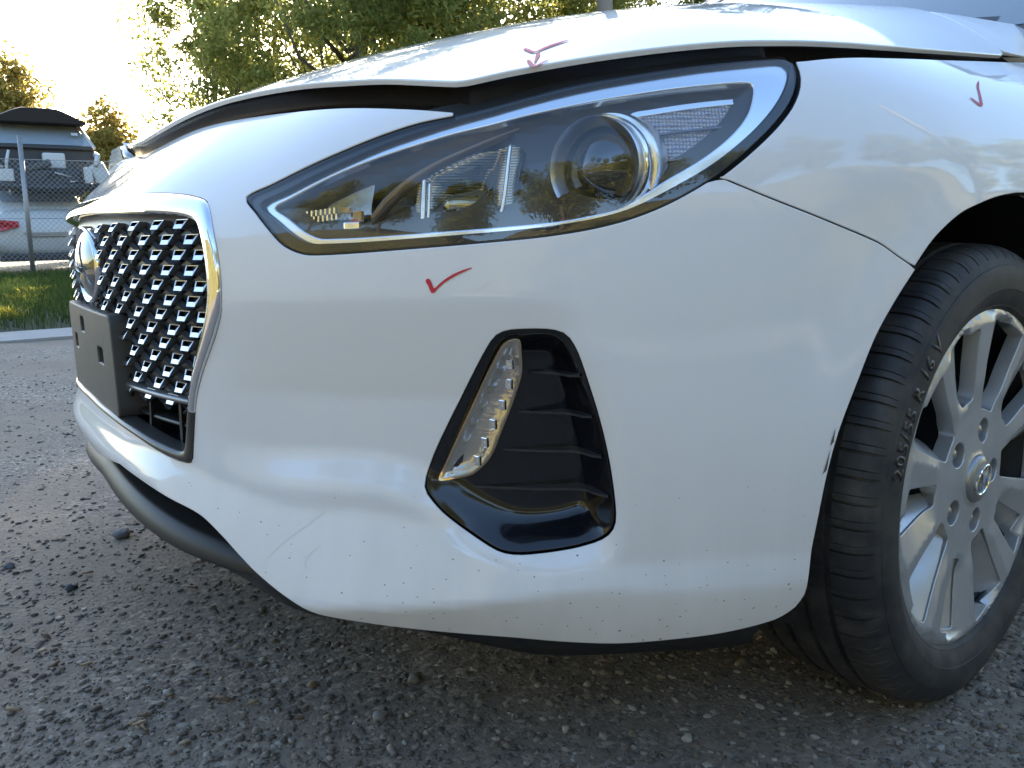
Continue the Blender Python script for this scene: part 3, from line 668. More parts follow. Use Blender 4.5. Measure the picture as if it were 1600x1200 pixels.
for y,z in ((.205,.50),(.205,.475),(.205,.45),(.205,.425)):
    b=MB(); b.lathe([(0,.006),(.0035,.005),(.004,0),(.004,-.02)],12,'y',(.888,y-.014,z)); b.build('bracket_clip',M_BLACKM,PB,auto=.8)
# chin spoiler of grey plastic under the nose
CHK=Skin(np.zeros_like(D))
def chin():
    ss=np.linspace(-.66,.66,150); a=np.abs(ss); b=MB()
    zt=tab(a,(0,.301),(.2,.292),(.34,.280),(.43,.272),(.66,.235)); zb=tab(a,(0,.268),(.19,.258),(.36,.246),(.5,.238),(.66,.215)); o=tab(a,(0,.008),(.4,.008),(.5,.018),(.66,.06))
    rows=[CHK.P(ss,zt-.004,o+.07),CHK.P(ss,zt,o+.016),CHK.P(ss,zt-.0015,o+.011),CHK.P(ss,zt*.6+zb*.4,o+.003),CHK.P(ss,zt*.3+zb*.7,o),CHK.P(ss,zb+.003,o+.002),CHK.P(ss,zb,o+.008),CHK.P(ss,zb,o+.10)]
    V=np.concatenate(rows); k=len(ss); return b.add(V,[(j*k+i,j*k+i+1,(j+1)*k+i+1,(j+1)*k+i) for j in range(len(rows)-1) for i in range(k-1)])
chin().build('chin_spoiler',mat('chin_plastic',(.026,.025,.024),.5),CAR,auto=.8)
def slot_wall():
    ss=np.linspace(-.6,.6,80); b=MB(); rows=[SK.P(ss,0*ss+.40,.05),SK.P(ss,0*ss+.22,.05)]; V=np.concatenate(rows); return b.add(V,[(i,i+1,81+i,80+i) for i in range(79)])
slot_wall().build('lower_slot_backing',M_DARK,CAR)
# undertray and floor
def tray():
    s0=np.linspace(-1.10,1.10,90); b=MB(); zz=.222+0*s0-.042*smst((np.abs(s0)-.66)/.2)-.008*smst((np.abs(s0)-.95)/.15)
    rows=[SK.P(s0,0*s0+.262,.030),SK.P(s0,zz+.02,.016),SK.P(s0,zz-.008,.020),SK.P(s0,zz-.012,.07)]
    P2=rows[-1].copy(); P2[:,0]=np.minimum(P2[:,0],.45); P2[:,1]*=.8; rows.append(P2)
    V=np.concatenate(rows); k=90; b.add(V,[(j*k+i,j*k+i+1,(j+1)*k+i+1,(j+1)*k+i) for j in range(len(rows)-1) for i in range(k-1)])
    return b
tray().build('undertray',M_BLACKM,CAR,smooth=True)
b=MB(); b.box((-.75,0,.24),(2.3,1.2,.06)); b.box((-1.2,0,.24),(1.55,1.72,.05)); b.build('floor_pan',M_DARK,CAR)
b=MB(); b.box((.15,0,.5),(.8,.9,.42)); b.build('engine_bay',M_DARK,CAR)
# ================================================================= headlight
HL=empty('headlight'); HL.parent=CAR
lp=inset(resample(lens,.006),.0035)
panel('lens',SP,SN,lp,[],M_LENS,HL,step=.010,flange=.0,rad=0)
# black housing border under the lens edge
def z3(p): return zm(370,60,1.7778,p)
FR_OUT=z3([(75,460),(140,425),(220,383),(300,345),(400,301),(500,265),(600,233),(700,205),(800,176),(900,150),(1000,128),(1100,110),(1200,94),(1300,80),(1400,70),(1500,62),(1525,72),(1530,100),(1515,150),(1480,205),(1420,270),(1320,350),(1200,420),(1100,470),(1000,500),(850,525),(700,540),(500,556),(350,567),(250,571),(212,570),(165,548),(115,505)])
FR_IN=z3([(100,470),(150,440),(220,402),(300,364),(400,325),(500,292),(600,262),(700,238),(800,212),(900,190),(1000,170),(1100,153),(1200,138),(1300,127),(1400,119),(1436,124),(1440,150),(1425,210),(1380,270),(1300,335),(1200,395),(1130,440),(1060,478),(990,495),(900,512),(700,531),(500,546),(350,557),(250,561),(228,560),(185,540),(140,503)])
O1=.012
fo=smooth_curve(hs(FR_OUT,O1),closed=True,sub=4); fi=smooth_curve(hs(FR_IN,O1),closed=True,sub=4)
PFa,NFa=skp(.006)
panel('housing_rim',PFa,NFa,inset(resample(lens,.006),.001),[inset(resample(fo,.005),.0)],mat('housing_black',(.008,.008,.009),.26),HL,step=.007,flange=.02,rad=.0005,hole_flange=.012)
PFf,NFf=skp(O1)
PFh,NFh=skp(.017)
ll=resample(lens,.006)
panel('housing_flange',PFh,NFh,inset(ll,-.014),[inset(ll,.003)],M_DARK,HL,step=.006,flange=.0,rad=0)
panel('silver_frame',PFf,NFf,inset(resample(fo,.005),.0004),[resample(fi,.005)],M_SATIN,HL,step=.006,flange=.012,rad=.0018,hole_flange=.03)
# dark inner bowl, deeper in the middle
fib=resample(inset(fi,-.006),.006)
def bowl_off(a,b_): 
    q=np.c_[np.ravel(a),np.ravel(b_)]; d=dist_line(q,fib,True).reshape(np.shape(a)); return .016+.085*smst(d/.075)
M_BOWL=mat('headlight_bowl',(.060,.053,.046),.2,.4,.2)
bn=lambda a,b_: SK.N(a,b_,.05)
panel('inner_bowl',lambda a,b_: SK.P(a,b_,bowl_off(a,b_)),bn,fib,[],M_BOWL,HL,step=.008,flange=0)
def onray(px,off): q=hs([px],off)[0]; return SK.P(np.array([q[0]]),np.array([q[1]]),off)[0]
# projector: ring, sleeve and lens ball, turned slightly outwards
pc=onray((929,262),.022); PR=.0480; pa=.40
def turned(b): 
    ca,sa=math.cos(pa),math.sin(pa); b.v=[(pc[0]+x*ca-y*sa,pc[1]+x*sa+y*ca,pc[2]+z) for x,y,z in b.v]; return b
b=MB(); b.lathe([(PR*.98,-.03),(PR,-.010),(PR,.001),(PR*.985,.003),(PR*.96,.002),(PR*.92,-.003),(PR*.82,-.009),(PR*.80,-.011),(PR*.79,-.03)],64,'x'); turned(b).build('projector_ring',mat('ring_satin',(.55,.56,.58),.28,1),HL,auto=.9)
b=MB(); b.lathe([(PR*.97,-.030),(PR*1.04,-.029),(PR*1.045,-.012),(PR*1.02,-.009),(PR*.99,-.009)],64,'x'); turned(b).build('projector_sleeve',M_CHROME,HL,auto=.9)
b=MB(); b.lathe([(PR*1.02,-.025),(PR*1.10,-.026),(PR*1.13,-.031),(PR*1.13,-.05)],64,'x'); turned(b).build('projector_shroud',M_SATIN,HL,auto=.9)
b=MB(); rr=np.linspace(0,PR*.80,12); b.lathe([(r,.004-.020*(r/(PR*.80))**2) for r in rr],64,'x'); turned(b).build('projector_lens',mat('projector_glass',(.010,.012,.018),.02,0,1.),HL,smooth=True)
# side reflector with a faceted surface and two ribs
PRISM=z3([(1093,226),(1150,209),(1300,187),(1420,180),(1405,215),(1370,258),(1300,312),(1225,360),(1142,383),(1138,345),(1125,295)])
pq=smooth_curve(hs(PRISM,.030),closed=True,sub=4)
def prism_mat():
    m=mat('side_reflector',(.55,.57,.66),.3,.45); v=coords(m,(1,1,1)); mp=nd(m,'ShaderNodeMapping'); tc=nd(m,'ShaderNodeTexCoord'); lk(m,tc.outputs['Object'],mp.inputs[0]); mp.inputs['Rotation'].default_value=(0,0,.5)
    vo=nd(m,'ShaderNodeTexVoronoi'); vo.inputs['Scale'].default_value=270; vo.inputs['Randomness'].default_value=.12; lk(m,mp.outputs[0],vo.inputs['Vector']); bump(m,vo.outputs['Distance'],1.0,.004)
    c=ramp(m,vo.outputs['Distance'],[(.1,(.80,.82,.92)),(.7,(.34,.35,.44))]); lk(m,c.outputs[0],bsdf(m).inputs['Base Color']); return m
PFp,NFp=skp(.030)
panel('side_reflector',PFp,NFp,inset(pq,.0012),[],prism_mat(),HL,step=.006,flange=.004,rad=.0006)
PFp2,NFp2=skp(.028)
panel('reflector_frame',PFp2,NFp2,inset(pq,-.0035),[inset(pq,.001)],M_SATIN,HL,step=.004,flange=.012,rad=.001)
for pts in ([(1150,272),(1250,258),(1370,246)],[(1165,345),(1230,336),(1310,326)]):
    q=smooth_curve(hs(z3(pts),.028)); P=SK.P(q[:,0],q[:,1],.0275); b=MB(); b.tube(P,.0016,6); b.build('reflector_rib',mat('rib_grey',(.20,.21,.26),.3,.6),HL,smooth=True)
# web of silver below the projector, joining it to the frame
wq=smooth_curve(hs(z3([(1085,240),(1110,270),(1135,330),(1142,385),(1180,378),(1128,430),(1075,468),(1108,400),(1112,330),(1095,270)]),.034),closed=True,sub=3)
PFw,NFw=skp(.034)
panel('silver_web',PFw,NFw,wq if area(wq)>0 else wq[::-1],[],M_SATIN,HL,step=.005,flange=.012,rad=.001)
# high beam reflector: ribbed chrome bowl between two dividers
hb=smooth_curve(hs(z3([(528,395),(600,352),(690,312),(755,290),(752,345),(742,400),(740,470),(722,528),(620,536),(528,542)]),.045),closed=True,sub=3)
hb=hb if area(hb)>0 else hb[::-1]
def hb_off(a,b_):
    q=np.c_[np.ravel(a),np.ravel(b_)]; d=dist_line(q,hb,True).reshape(np.shape(a)); c=hb.mean(0)
    return .042+.035*smst(d/.035)
m=mat('ribbed_reflector',(.42,.40,.35),.14,1); v=coords(m); wv=nd(m,'ShaderNodeTexWave'); wv.bands_direction='Z'; wv.inputs['Scale'].default_value=120; lk(m,v,wv.inputs[0]); bump(m,wv.outputs['Fac'],.22,.002)
panel('high_beam_reflector',lambda a,b_:SK.P(a,b_,hb_off(a,b_)),lambda a,b_:(lambda e:np.cross(SK.P(a+e,b_,hb_off(a+e,b_))-SK.P(a-e,b_,hb_off(a-e,b_)),SK.P(a,b_+e,hb_off(a,b_+e))-SK.P(a,b_-e,hb_off(a,b_-e)))/1e-6)(.002),hb,[],m,HL,step=.006,flange=.006,rad=.001)
for pts,rr in (([(520,390),(518,450),(516,540)],.0026),([(536,400),(534,460),(530,540)],.0014),([(760,290),(748,400),(738,470),(722,530)],.002)):
    q=smooth_curve(hs(z3(pts),.036)); P=SK.P(q[:,0],q[:,1],.036); b=MB(); b.tube(P,rr,6); b.build('reflector_divider',M_SATIN,HL,smooth=True)
bq=onray((724,322),.055); b=MB(); b.lathe([(0,.022),(.006,.020),(.009,.012),(.010,0),(.010,-.02)],20,'x',bq); b.build('high_beam_bulb',mat('bulb_cap',(.5,.45,.3),.2,.9),HL,auto=.8)
# sweeping trim blade between the lamp chambers
q=smooth_curve(hs(z3([(378,505),(420,455),(480,400),(560,350),(660,305),(760,265),(840,238)]),.030)); P=SK.P(q[:,0],q[:,1],.030)
wd=np.interp(np.linspace(0,1,len(P)),[0,.12,.5,1],[.007,.008,.0042,.001]); b=MB()
up=np.array([0,0,1.]); Q=[]
for f,dd in ((1,0),(.3,-.004),(-.6,-.002),(-1,.004)): Q.append(P+up*wd[:,None]*f+SK.N(q[:,0],q[:,1],.03)*(-dd))
k=len(P); b.add(np.concatenate(Q),[(j*k+i,j*k+i+1,(j+1)*k+i+1,(j+1)*k+i) for j in range(3) for i in range(k-1)]); b.build('trim_blade',mat('bronze_trim',(.20,.15,.11),.25,.6),HL,smooth=True)
# indicator chamber at the inner end
iq=smooth_curve(hs(z3([(150,470),(240,425),(350,385),(375,400),(365,470),(362,542),(240,548),(195,520)]),.035),closed=True,sub=3); iq=iq if area(iq)>0 else iq[::-1]
PFi,NFi=skp(.040)
panel('indicator_reflector',PFi,NFi,iq,[],mat('indicator_chrome',(.42,.42,.43),.16,1),HL,step=.006,flange=.004,rad=.0008)
for (x,y),(w_,h_),mm in (((338,495),(.010,.011),mat('amber_plastic',(.50,.27,.05),.2)),((305,478),(.011,.006),mat('amber_plastic')),((322,522),(.018,.008),M_CHROME),((330,508),(.009,.004),mat('red_reflex',(.45,.05,.02),.2))):
    c=onray(z3([(x,y)])[0],.030); q=hs(z3([(x,y)]),.030)[0]; P0,t,u,n=frame_at(q[0],q[1],.030); b=MB(); b.box(P0,(w_,.006,h_),np.c_[t,n,u]); b.build('indicator_facet',mm,HL,bevel=.001)
for j,(x0,y0,x1,y1) in enumerate(((142,497,280,478),(150,512,285,495))):
    for k in range(11):
        f=(k+.5)/11; q=hs(z3([(x0+(x1-x0)*f,y0+(y1-y0)*f)]),.030)[0]; P0,t,u,n=frame_at(q[0],q[1],.030); b=MB(); b.box(P0,(.0022,.004,.0060),np.c_[t,n,u]); b.build('lens_rib',M_SATIN,HL)
# ================================================================= fog pocket with running light
FB=empty('fog_light_bezel'); FB.parent=CAR
fogp=resample(fog,.004); _fs0,_fs1=fog[:,0].min(),fog[:,0].max(); _fz0=fog[:,1].min()
_fgs=np.arange(_fs0-.02,_fs1+.02,.002); _fgz=np.arange(_fz0-.02,fog[:,1].max()+.02,.002)
_fq=np.stack(np.meshgrid(_fgs,_fgz,indexing='ij'),-1).reshape(-1,2); _fd=dist_line(_fq,fogp,True)*np.where(inside(fogp,_fq),1,-1); _ff=(_fq[:,0]-_fs0)/(_fs1-_fs0)
FOGD=blur((( .010+.030*np.clip((_ff-.15)/.85,0,1))*smst(_fd/.030)).reshape(len(_fgs),len(_fgz)),3,3)
def fog_off(a,b_):
    sh=np.shape(a); p=np.clip((np.ravel(a)-_fgs[0])/.002,0,len(_fgs)-1.01); q=np.clip((np.ravel(b_)-_fgz[0])/.002,0,len(_fgz)-1.01); i=p.astype(int); j=q.astype(int); u=p-i; v=q-j
    return (.004+FOGD[i,j]*(1-u)*(1-v)+FOGD[i+1,j]*u*(1-v)+FOGD[i,j+1]*(1-u)*v+FOGD[i+1,j+1]*u*v).reshape(sh)
def numN(PF,e=.0012):
    def f(a,b_):
        n=np.cross(PF(a+e,b_)-PF(a-e,b_),PF(a,b_+e)-PF(a,b_-e)); return n/(np.linalg.norm(n,axis=-1)[...,None]+1e-15)
    return f
PFb=lambda a,b_: SK.P(a,b_,fog_off(a,b_))
panel('bezel_shell',PFb,numN(PFb,.003),inset(fogp,.0012),[],mat('bezel_black',(.007,.007,.010),.12,0,.4),FB,step=.0035,flange=.012,rad=.0012)
for (xa,ya),(xb,yb) in (((525,301),(757,303)),((478,480),(810,485)),((412,648),(853,664)),((285,808),(882,838))):
    e=hs(z4([(xa,ya),(xb,yb)]),.012); t=np.linspace(0,1,24); S=e[0,0]+(e[1,0]-e[0,0])*t; Z=e[0,1]+(e[1,1]-e[0,1])*t
    wall=fog_off(S,Z)+.003; fr=np.maximum(wall-.003-.016*np.sin(t*1.45),.006)
    rows=[SK.P(S,Z+.0035*t,wall+.004),SK.P(S,Z+.0012,fr),SK.P(S,Z-.0012,fr),SK.P(S,Z-.001,wall+.004)]; b=MB()
    b.add(np.concatenate(rows),[(j*24+i,j*24+i+1,(j+1)*24+i+1,(j+1)*24+i) for j in range(3) for i in range(23)]+[(23,47,71,95)]); b.build('bezel_fin',mat('fin_black',(.036,.036,.04),.28,0,.2),FB,auto=.5)
DRL=z4([(128,775),(150,720),(200,610),(260,480),(320,350),(380,230),(410,178),(440,152),(488,148),(497,200),(500,290),(485,350),(450,450),(410,550),(375,640),(345,690),(310,725),(270,752),(200,768)])
dq=smooth_curve(hs(DRL,.004),closed=True,sub=4); dq=dq if area(dq)>0 else dq[::-1]
PFd,NFd=skp(.003)
panel('running_light_lens',PFd,NFd,inset(dq,.001),[],M_LENS,FB,step=.005,flange=.010,rad=.001)
PFd1,NFd1=skp(.006)
M_BRONZE=mat('lamp_trim',(.62,.50,.36),.18,1)
panel('running_light_rim',PFd1,NFd1,dq,[inset(dq,.0020)],M_BRONZE,FB,step=.003,flange=.010,rad=.0006)
def drl_off(a,b_):
    q=np.c_[np.ravel(a),np.ravel(b_)]; d=dist_line(q,dq,True); return (.008+.007*smst(d/.014)).reshape(np.shape(a))
PFd2=lambda a,b_: SK.P(a,b_,drl_off(a,b_))
m=mat('lamp_reflector',(.62,.58,.53),.2,.85); bump(m,noise(m,coords(m,(1,1,3)),60,2),.25,.003)
panel('running_light_reflector',PFd2,numN(PFd2,.001),inset(dq,.002),[],m,FB,step=.0045,flange=0)
for x,y in ((455,250),(452,335),(425,425),(385,510),(350,590),(318,670)):
    q=hs(z4([(x,y)]),.012)[0]; P0,t,u,n=frame_at(q[0],q[1],.013)
    b=MB(); b.box(P0-n*.005-t*.001,(.008,.010,.004),np.c_[t*.8+n*.6,u,n*.8-t*.6]); b.build('led_facet',M_CHROME,FB,bevel=.0008)
    b=MB(); b.box(P0-n*.003,(.0028,.0028,.002),np.c_[t,u,n]); b.build('led_chip',mat('led_phosphor',(.70,.60,.22),.4),FB)
for k in range(4):
    o=.0035*k; q=smooth_curve(hs(z4([(160+k*9,745-k*4),(235+k*8,735-k*8),(290+k*4,700-k*14),(330,655-k*20)]),.010)); P=SK.P(q[:,0],q[:,1],.011); b=MB(); b.tube(P,.0009,5); b.build('light_guide',M_CHROME,FB,smooth=True)
# mirror copies for the other side of the car
for grp in (HL,FB):
    c=empty(grp.name.split('.')[0]); c.parent=CAR; c.scale=(1,-1,1)
    for ch in grp.children:
        k=ch.copy(); COL.objects.link(k); k.parent=c
# ================================================================= wheel
WH=empty('front_wheel',(.028,.782,.305),.096); WH.parent=CAR
def tyre_mesh():
    half=[(.2135,.080),(.2165,.0885),(.2215,.0925),(.2225,.0925),(.2300,.0965),(.2400,.0998),(.2450,.1008),(.2455,.1018),(.2600,.1025),(.2750,.1008),(.2795,.0990),(.2800,.0980),(.2890,.0948),(.2970,.0905),(.3030,.0850),(.3070,.0780),(.3092,.0700),(.3102,.0600),(.3107,.0530),(.3040,.0520),(.3040,.0455),(.3110,.0445),(.3118,.0300),(.3121,.0215),(.3050,.0205),(.3050,.0135),(.3122,.0125),(.3124,.0)]
    half=[(.2135+(r-.2135)*.85,y) for r,y in half]
    prof=half+[(r,-y) for r,y in half[::-1][1:]]; m_=len(prof); NP=66; fr=[0,.02,.10,.12,.36,.385,.41,.6,.8]
    angs=[2*math.pi*(k+f)/NP for k in range(NP) for f in fr]; dep=[(f in (.02,.10)) for k in range(NP) for f in fr]; sip=[(f==.385) for k in range(NP) for f in fr]
    A=np.array(angs); V=np.zeros((len(A),m_,3))
    for j,(r,y) in enumerate(prof):
        sh=abs(y)>.0525 and r>.2785; rr=np.full(len(A),r)
        if sh: rr=np.where(dep,r-.0036,np.where(sip,r-.0014,r))
        elif abs(y)<.045 and r>.2945: rr=np.where(sip,r-.0014,r)
        a=A+ (abs(y)-.053)*(.6 if abs(y)<.053 else 0)*np.sign(y)
        V[:,j,0]=rr*np.cos(a); V[:,j,1]=y; V[:,j,2]=rr*np.sin(a)
    n=len(A); V=V.reshape(-1,3)
    z=V[:,2]; fl=z<-.291; bul=np.clip((-z-.26)/.04,0,1); V[:,1]+=np.sign(V[:,1])*bul*.004*(np.abs(V[:,1])>.08); V[fl,2]=-.291
    i=np.arange(n)[:,None]; j=np.arange(m_-1)[None]; i2=(i+1)%n
    F=np.stack([i*m_+j,i*m_+j+1,i2*m_+j+1,i2*m_+j],-1).reshape(-1,4)
    me=fast_mesh(V,F,True); bm=bmesh.new(); bm.from_mesh(me); bmesh.ops.recalc_face_normals(bm,faces=bm.faces)
    for e in bm.edges: e.smooth=(len(e.link_faces)==2 and e.calc_face_angle(9)<.55)
    bm.to_mesh(me); bm.free(); return me
def rubber():
    m=mat('tyre_rubber',(.022,.022,.024),.62); v=coords(m); n=noise(m,v,22,6,.6); c=mixc(m,ramp(m,n,[(.42,(0,0,0)),(.7,(1,1,1))]).outputs[0],(.018,.018,.020),(.058,.053,.046)); lk(m,c,bsdf(m).inputs['Base Color']); bump(m,noise(m,v,600,3),.25,.0006); return m
M_RUB=rubber(); TY=link('tyre',tyre_mesh(),M_RUB,WH)
# raised sidewall lettering
def ring_text(body,size,r0,a_mid,name,m,parent,depth=.0008):
    cu=bpy.data.curves.new('t','FONT'); cu.body=body; cu.size=size; cu.resolution_u=3; cu.space_character=1.12; cu.offset=.0009; o=bpy.data.objects.new('t',cu); COL.objects.link(o)
    dg=bpy.context.evaluated_depsgraph_get(); me=bpy.data.meshes.new_from_object(o.evaluated_get(dg)); bpy.data.objects.remove(o); 
    bm=bmesh.new(); bm.from_mesh(me); bmesh.ops.subdivide_edges(bm,edges=[e for e in bm.edges if e.calc_length()>.006],cuts=1)
    w_=max(v.co.x for v in bm.verts); r=bmesh.ops.extrude_face_region(bm,geom=bm.faces[:])
    for v in r['geom']:
        if isinstance(v,bmesh.types.BMVert): v.co.z+=1
    prs=[(.2135+(r-.2135)*.85,y) for r,y in [(.2215,.0925),(.2300,.0965),(.2400,.0998),(.2455,.1018),(.2600,.1025),(.2750,.1008),(.2800,.0980),(.2890,.0948)]]
    for v in bm.verts:
        a=a_mid-(v.co.x-w_/2)/(r0+size*.35); rad=r0+v.co.y; y=float(np.interp(rad,*zip(*prs)))+(depth if v.co.z>.5 else -.002)
        v.co=(-rad*math.cos(a),y,rad*math.sin(a))
    bmesh.ops.recalc_face_normals(bm,faces=bm.faces); bm.to_mesh(me); bm.free(); me.materials.clear(); return link(name,me,m,parent)
M_LET=mat('sidewall_letter',(.012,.012,.014),.42)
ring_text('205/55 R 16 V',.0255,.2490,math.radians(149.5),'sidewall_lettering',M_LET,WH)
# steel wheel behind the cover
b=MB(); b.lathe([(.205,.07),(.200,.05),(.192,.03),(.190,-.06),(.205,-.09)],64,'y'); b.build('rim_barrel',mat('dark_steel',(.012,.012,.013),.6,0),WH,smooth=True)
hol=[ellipse(.014,.014,14)+np.array([.148*math.cos(a),.148*math.sin(a)]) for a in np.radians(np.arange(0,360,24)+4)]
disc=ellipse(.192,.192,90)
def dd(a,b_): r=np.hypot(a,b_); return .030+.012*np.cos(np.clip((r-.11)/.06,-1,1)*math.pi)-.012
PFs=lambda a,b_: np.stack([-a,dd(a,b_),b_],-1)
panel('steel_disc',PFs,numN(PFs,.002),disc,hol,mat('dark_steel'),WH,step=.012,flange=0,rad=0,hole_flange=.008)
b=MB(); b.lathe([(0,-.02),(.14,-.02),(.14,-.04),(0,-.04)],40,'y'); b.build('brake_disc',mat('rusty_iron',(.16,.085,.05),.7,.4),WH,auto=.7)
# silver wheel cover with ten openings
def wpoly(r0,r1,a0,h0,h1,rc=.006,skew=0.):
    P=[]; 
    for r,h in ((r0,h0),(r1,h1)):
        pass
    c=[]
    for t in np.linspace(-1,1,7): c.append((r1,a0+skew+t*h1))
    for t in np.linspace(1,-1,7): c.append((r0,a0+t*h0))
    P=np.array([(r*math.cos(a),r*math.sin(a)) for r,a in c]); P=resample(P,.003); 
    k=np.array([.06,.24,.4,.24,.06]); 
    for _ in range(2): P=sum(k[i+2]*np.roll(P,i,0) for i in range(-2,3))
    return P if area(P)>0 else P[::-1]
wins=[]; rad=math.radians
for k in range(5):
    a=rad(142+72*k); wins.append(wpoly(.088,.203,a+rad(3),rad(12.5),rad(13.5)))
    a=rad(178+72*k); wins.append(wpoly(.105,.200,a+rad(2.2),rad(8),rad(8.8)))
    a=rad(142+72*k); wins.append(ellipse(.0175,.0175,22)@np.array([[1,0],[0,1]])+np.array([.0625*math.cos(a),.0625*math.sin(a)]))
def cov_y(a,b_):
    r=np.hypot(a,b_); th=np.arctan2(b_,a)
    y=np.interp(r,[0,.028,.036,.06,.09,.15,.19,.206,.212,.2170],[.089,.0875,.084,.0825,.082,.085,.0885,.0905,.090,.086])
    ph=(np.degrees(th)-144.6)/36.; f=ph-np.round(ph)                      # 0 at each opening, +-.5 on the spoke centre
    g=.5-np.abs(f); fade=smst((r-.098)/.03)*smst((.211-r)/.010)          # crisp ridge along every spoke, steeper on one side
    return y+fade*(.0035-g*np.where(f>0,.034,.008))
PFc=lambda a,b_: np.stack([-a,cov_y(a,b_),b_],-1)
def NFc(a,b_):
    e=.0012; n=np.cross(PFc(a,b_+e)-PFc(a,b_-e),PFc(a+e,b_)-PFc(a-e,b_)); n/=np.linalg.norm(n,axis=-1)[...,None]; return np.where((n[...,1]<0)[...,None],-n,n)
def silver():
    m=mat('silver_cover_paint',(.40,.40,.385),.34,.55,.35,.5,.12); v=coords(m); c=mixc(m,noise(m,v,26,6),(.55,.555,.56),(.42,.42,.415)); lk(m,c,bsdf(m).inputs['Base Color']); return m
M_SIL=silver()
# (a,b) -> (-a,y,b) turns outwards for +y
WC=panel('wheel_cover',PFc,NFc,ellipse(.2170,.2170,140),wins,M_SIL,WH,step=.0055,flange=.012,rad=.0016,hole_flange=.018)
def ledge(a0,lo,hi,r0,r1,dep):
    """slanted floor on one side of an opening"""
    T=np.linspace(lo,hi,7); Rr=np.linspace(r0,r1,9); V=[]
    for t in T:
        for r in Rr:
            a=a0+rad(t); x,z=r*math.cos(a),r*math.sin(a); V.append((-x,float(cov_y(np.array([x]),np.array([z]))[0])-.0015-dep*((hi-t)/(hi-lo))**1.2,z))
    b=MB(); b.add(V,[(i*9+j,i*9+j+1,(i+1)*9+j+1,(i+1)*9+j) for i in range(6) for j in range(8)]); return b
for k in range(5):
    ledge(rad(142+72*k),5,17.5,.078,.206,.024).build('spoke_ledge',M_SIL,WH,smooth=True)
    ledge(rad(178+72*k),4,12,.098,.204,.020).build('spoke_ledge',M_SIL,WH,smooth=True)
for k in range(5):
    a=rad(142+72*k); x,z=-.0625*math.cos(a),.0625*math.sin(a)
    b=MB(); b.lathe([(.0175,.06),(0,.058)],20,'y',(x,0,z)); b.build('lug_well',mat('dark_steel'),WH)
    b=MB(); b.lathe([(0,.079),(.004,.0785),(.0075,.076),(.0085,.072),(.0085,.055)],6 if False else 18,'y',(x,0,z)); b.build('lug_nut',mat('nut_steel',(.42,.42,.43),.3,.9),WH,auto=.7)
b=MB(); b.lathe([(0,.0945),(.022,.0935),(.029,.091),(.0315,.087),(.0315,.079)],40,'y'); CAP=b.build('centre_cap',mat('cap_paint',(.33,.33,.325),.32,.7),WH,auto=.7)
b=MB(); th=np.linspace(0,2*math.pi,41); b.tube(np.c_[-.0225*np.cos(th),.0948+0*th,.0155*np.sin(th)]@np.array([[1,0,0],[0,1,0],[0,0,1.]]),.0016,6,False)
rt=.55; Rt=np.array([[math.cos(rt),0,math.sin(rt)],[0,1,0],[-math.sin(rt),0,math.cos(rt)]]); 
for p in h_letter(.0135,0):
    P=[(-u,.0972,v) for u,v in p]; n=len(P); b.add(P+[(x,y-.003,z) for x,y,z in P],[tuple(range(n))]+[(i,(i+1)%n,n+(i+1)%n,n+i) for i in range(n)])
b.v=[tuple(Rt@np.array(v)) for v in b.v]; b.build('cap_badge',M_CHROME,CAP)
# other front wheel: same tyre and cover on the far side
W2=empty('front_wheel',(0,-.782,.302),.096); W2.parent=CAR
for ch in (TY,WC):
    k=ch.copy(); COL.objects.link(k); k.parent=W2
    if ch is WC: k.rotation_euler=(0,0,math.pi)
# wheel arch liner
b=MB(); n=40; aa=np.linspace(-.30,math.pi+.35,n)
for y0 in (1,-1):
    b=MB()
    ya,yb=(.845*y0,.52*y0); V=[(.366*math.cos(a),ya,.302+.366*math.sin(a)) for a in aa]+[(.375*math.cos(a),ya-.03*y0,.302+.375*math.sin(a)) for a in aa]+[(.38*math.cos(a),yb,.302+.38*math.sin(a)) for a in aa]
    b.add(V,[(j*n+i,j*n+i+1,(j+1)*n+i+1,(j+1)*n+i) for j in range(2) for i in range(n-1)]); b.add([(.0,yb,.3)]+[(.38*math.cos(a),yb,.302+.38*math.sin(a)) for a in aa],[(0,i+1,i+2) for i in range(n-1)])
    b.build('wheel_arch_liner',M_DARK,CAR,smooth=False)
# scuffed edge by the wheel arch
for pts in ([(1286,738),(1297,700),(1291,735),(1283,742)],[(1298,690),(1305,668),(1302,690),(1297,697)]):
    q=hs(pts); q=q if area(q)>0 else q[::-1]; panel('paint_scuff',lambda a,b_: SK.P(a,b_)+SK.N(a,b_)*.0007,SN,q,[],mat('scuff',(.12,.10,.08),.8),BUMPER,step=.003,flange=0,rad=0)
# rubbed marks in the paint of the lower lip
for pts,wd_ in (([(525,784),(490,812),(450,842),(412,877)],.0005),([(505,848),(482,868),(476,884),(490,896),(522,900)],.0006),([(742,455),(760,445),(778,432)],.0005)):
    q=smooth_curve(hs(pts)); t=np.gradient(q,axis=0); t/=np.linalg.norm(t,axis=1)[:,None]+1e-12; nn=np.c_[-t[:,1],t[:,0]]*wd_*np.sin(np.linspace(.25,2.9,len(q)))[:,None]
    L=np.r_[q+nn,(q-nn)[::-1]]; P=SK.P(L[:,0],L[:,1])+SK.N(L[:,0],L[:,1])*.0005; k=len(q); b=MB(); b.add(P,[(i,i+1,2*k-2-i,2*k-1-i) for i in range(k-1)]); b.build('rubbed_mark',mat('rubbed_paint',(.80,.78,.75),.6,spec=.2),BUMPER,smooth=True)
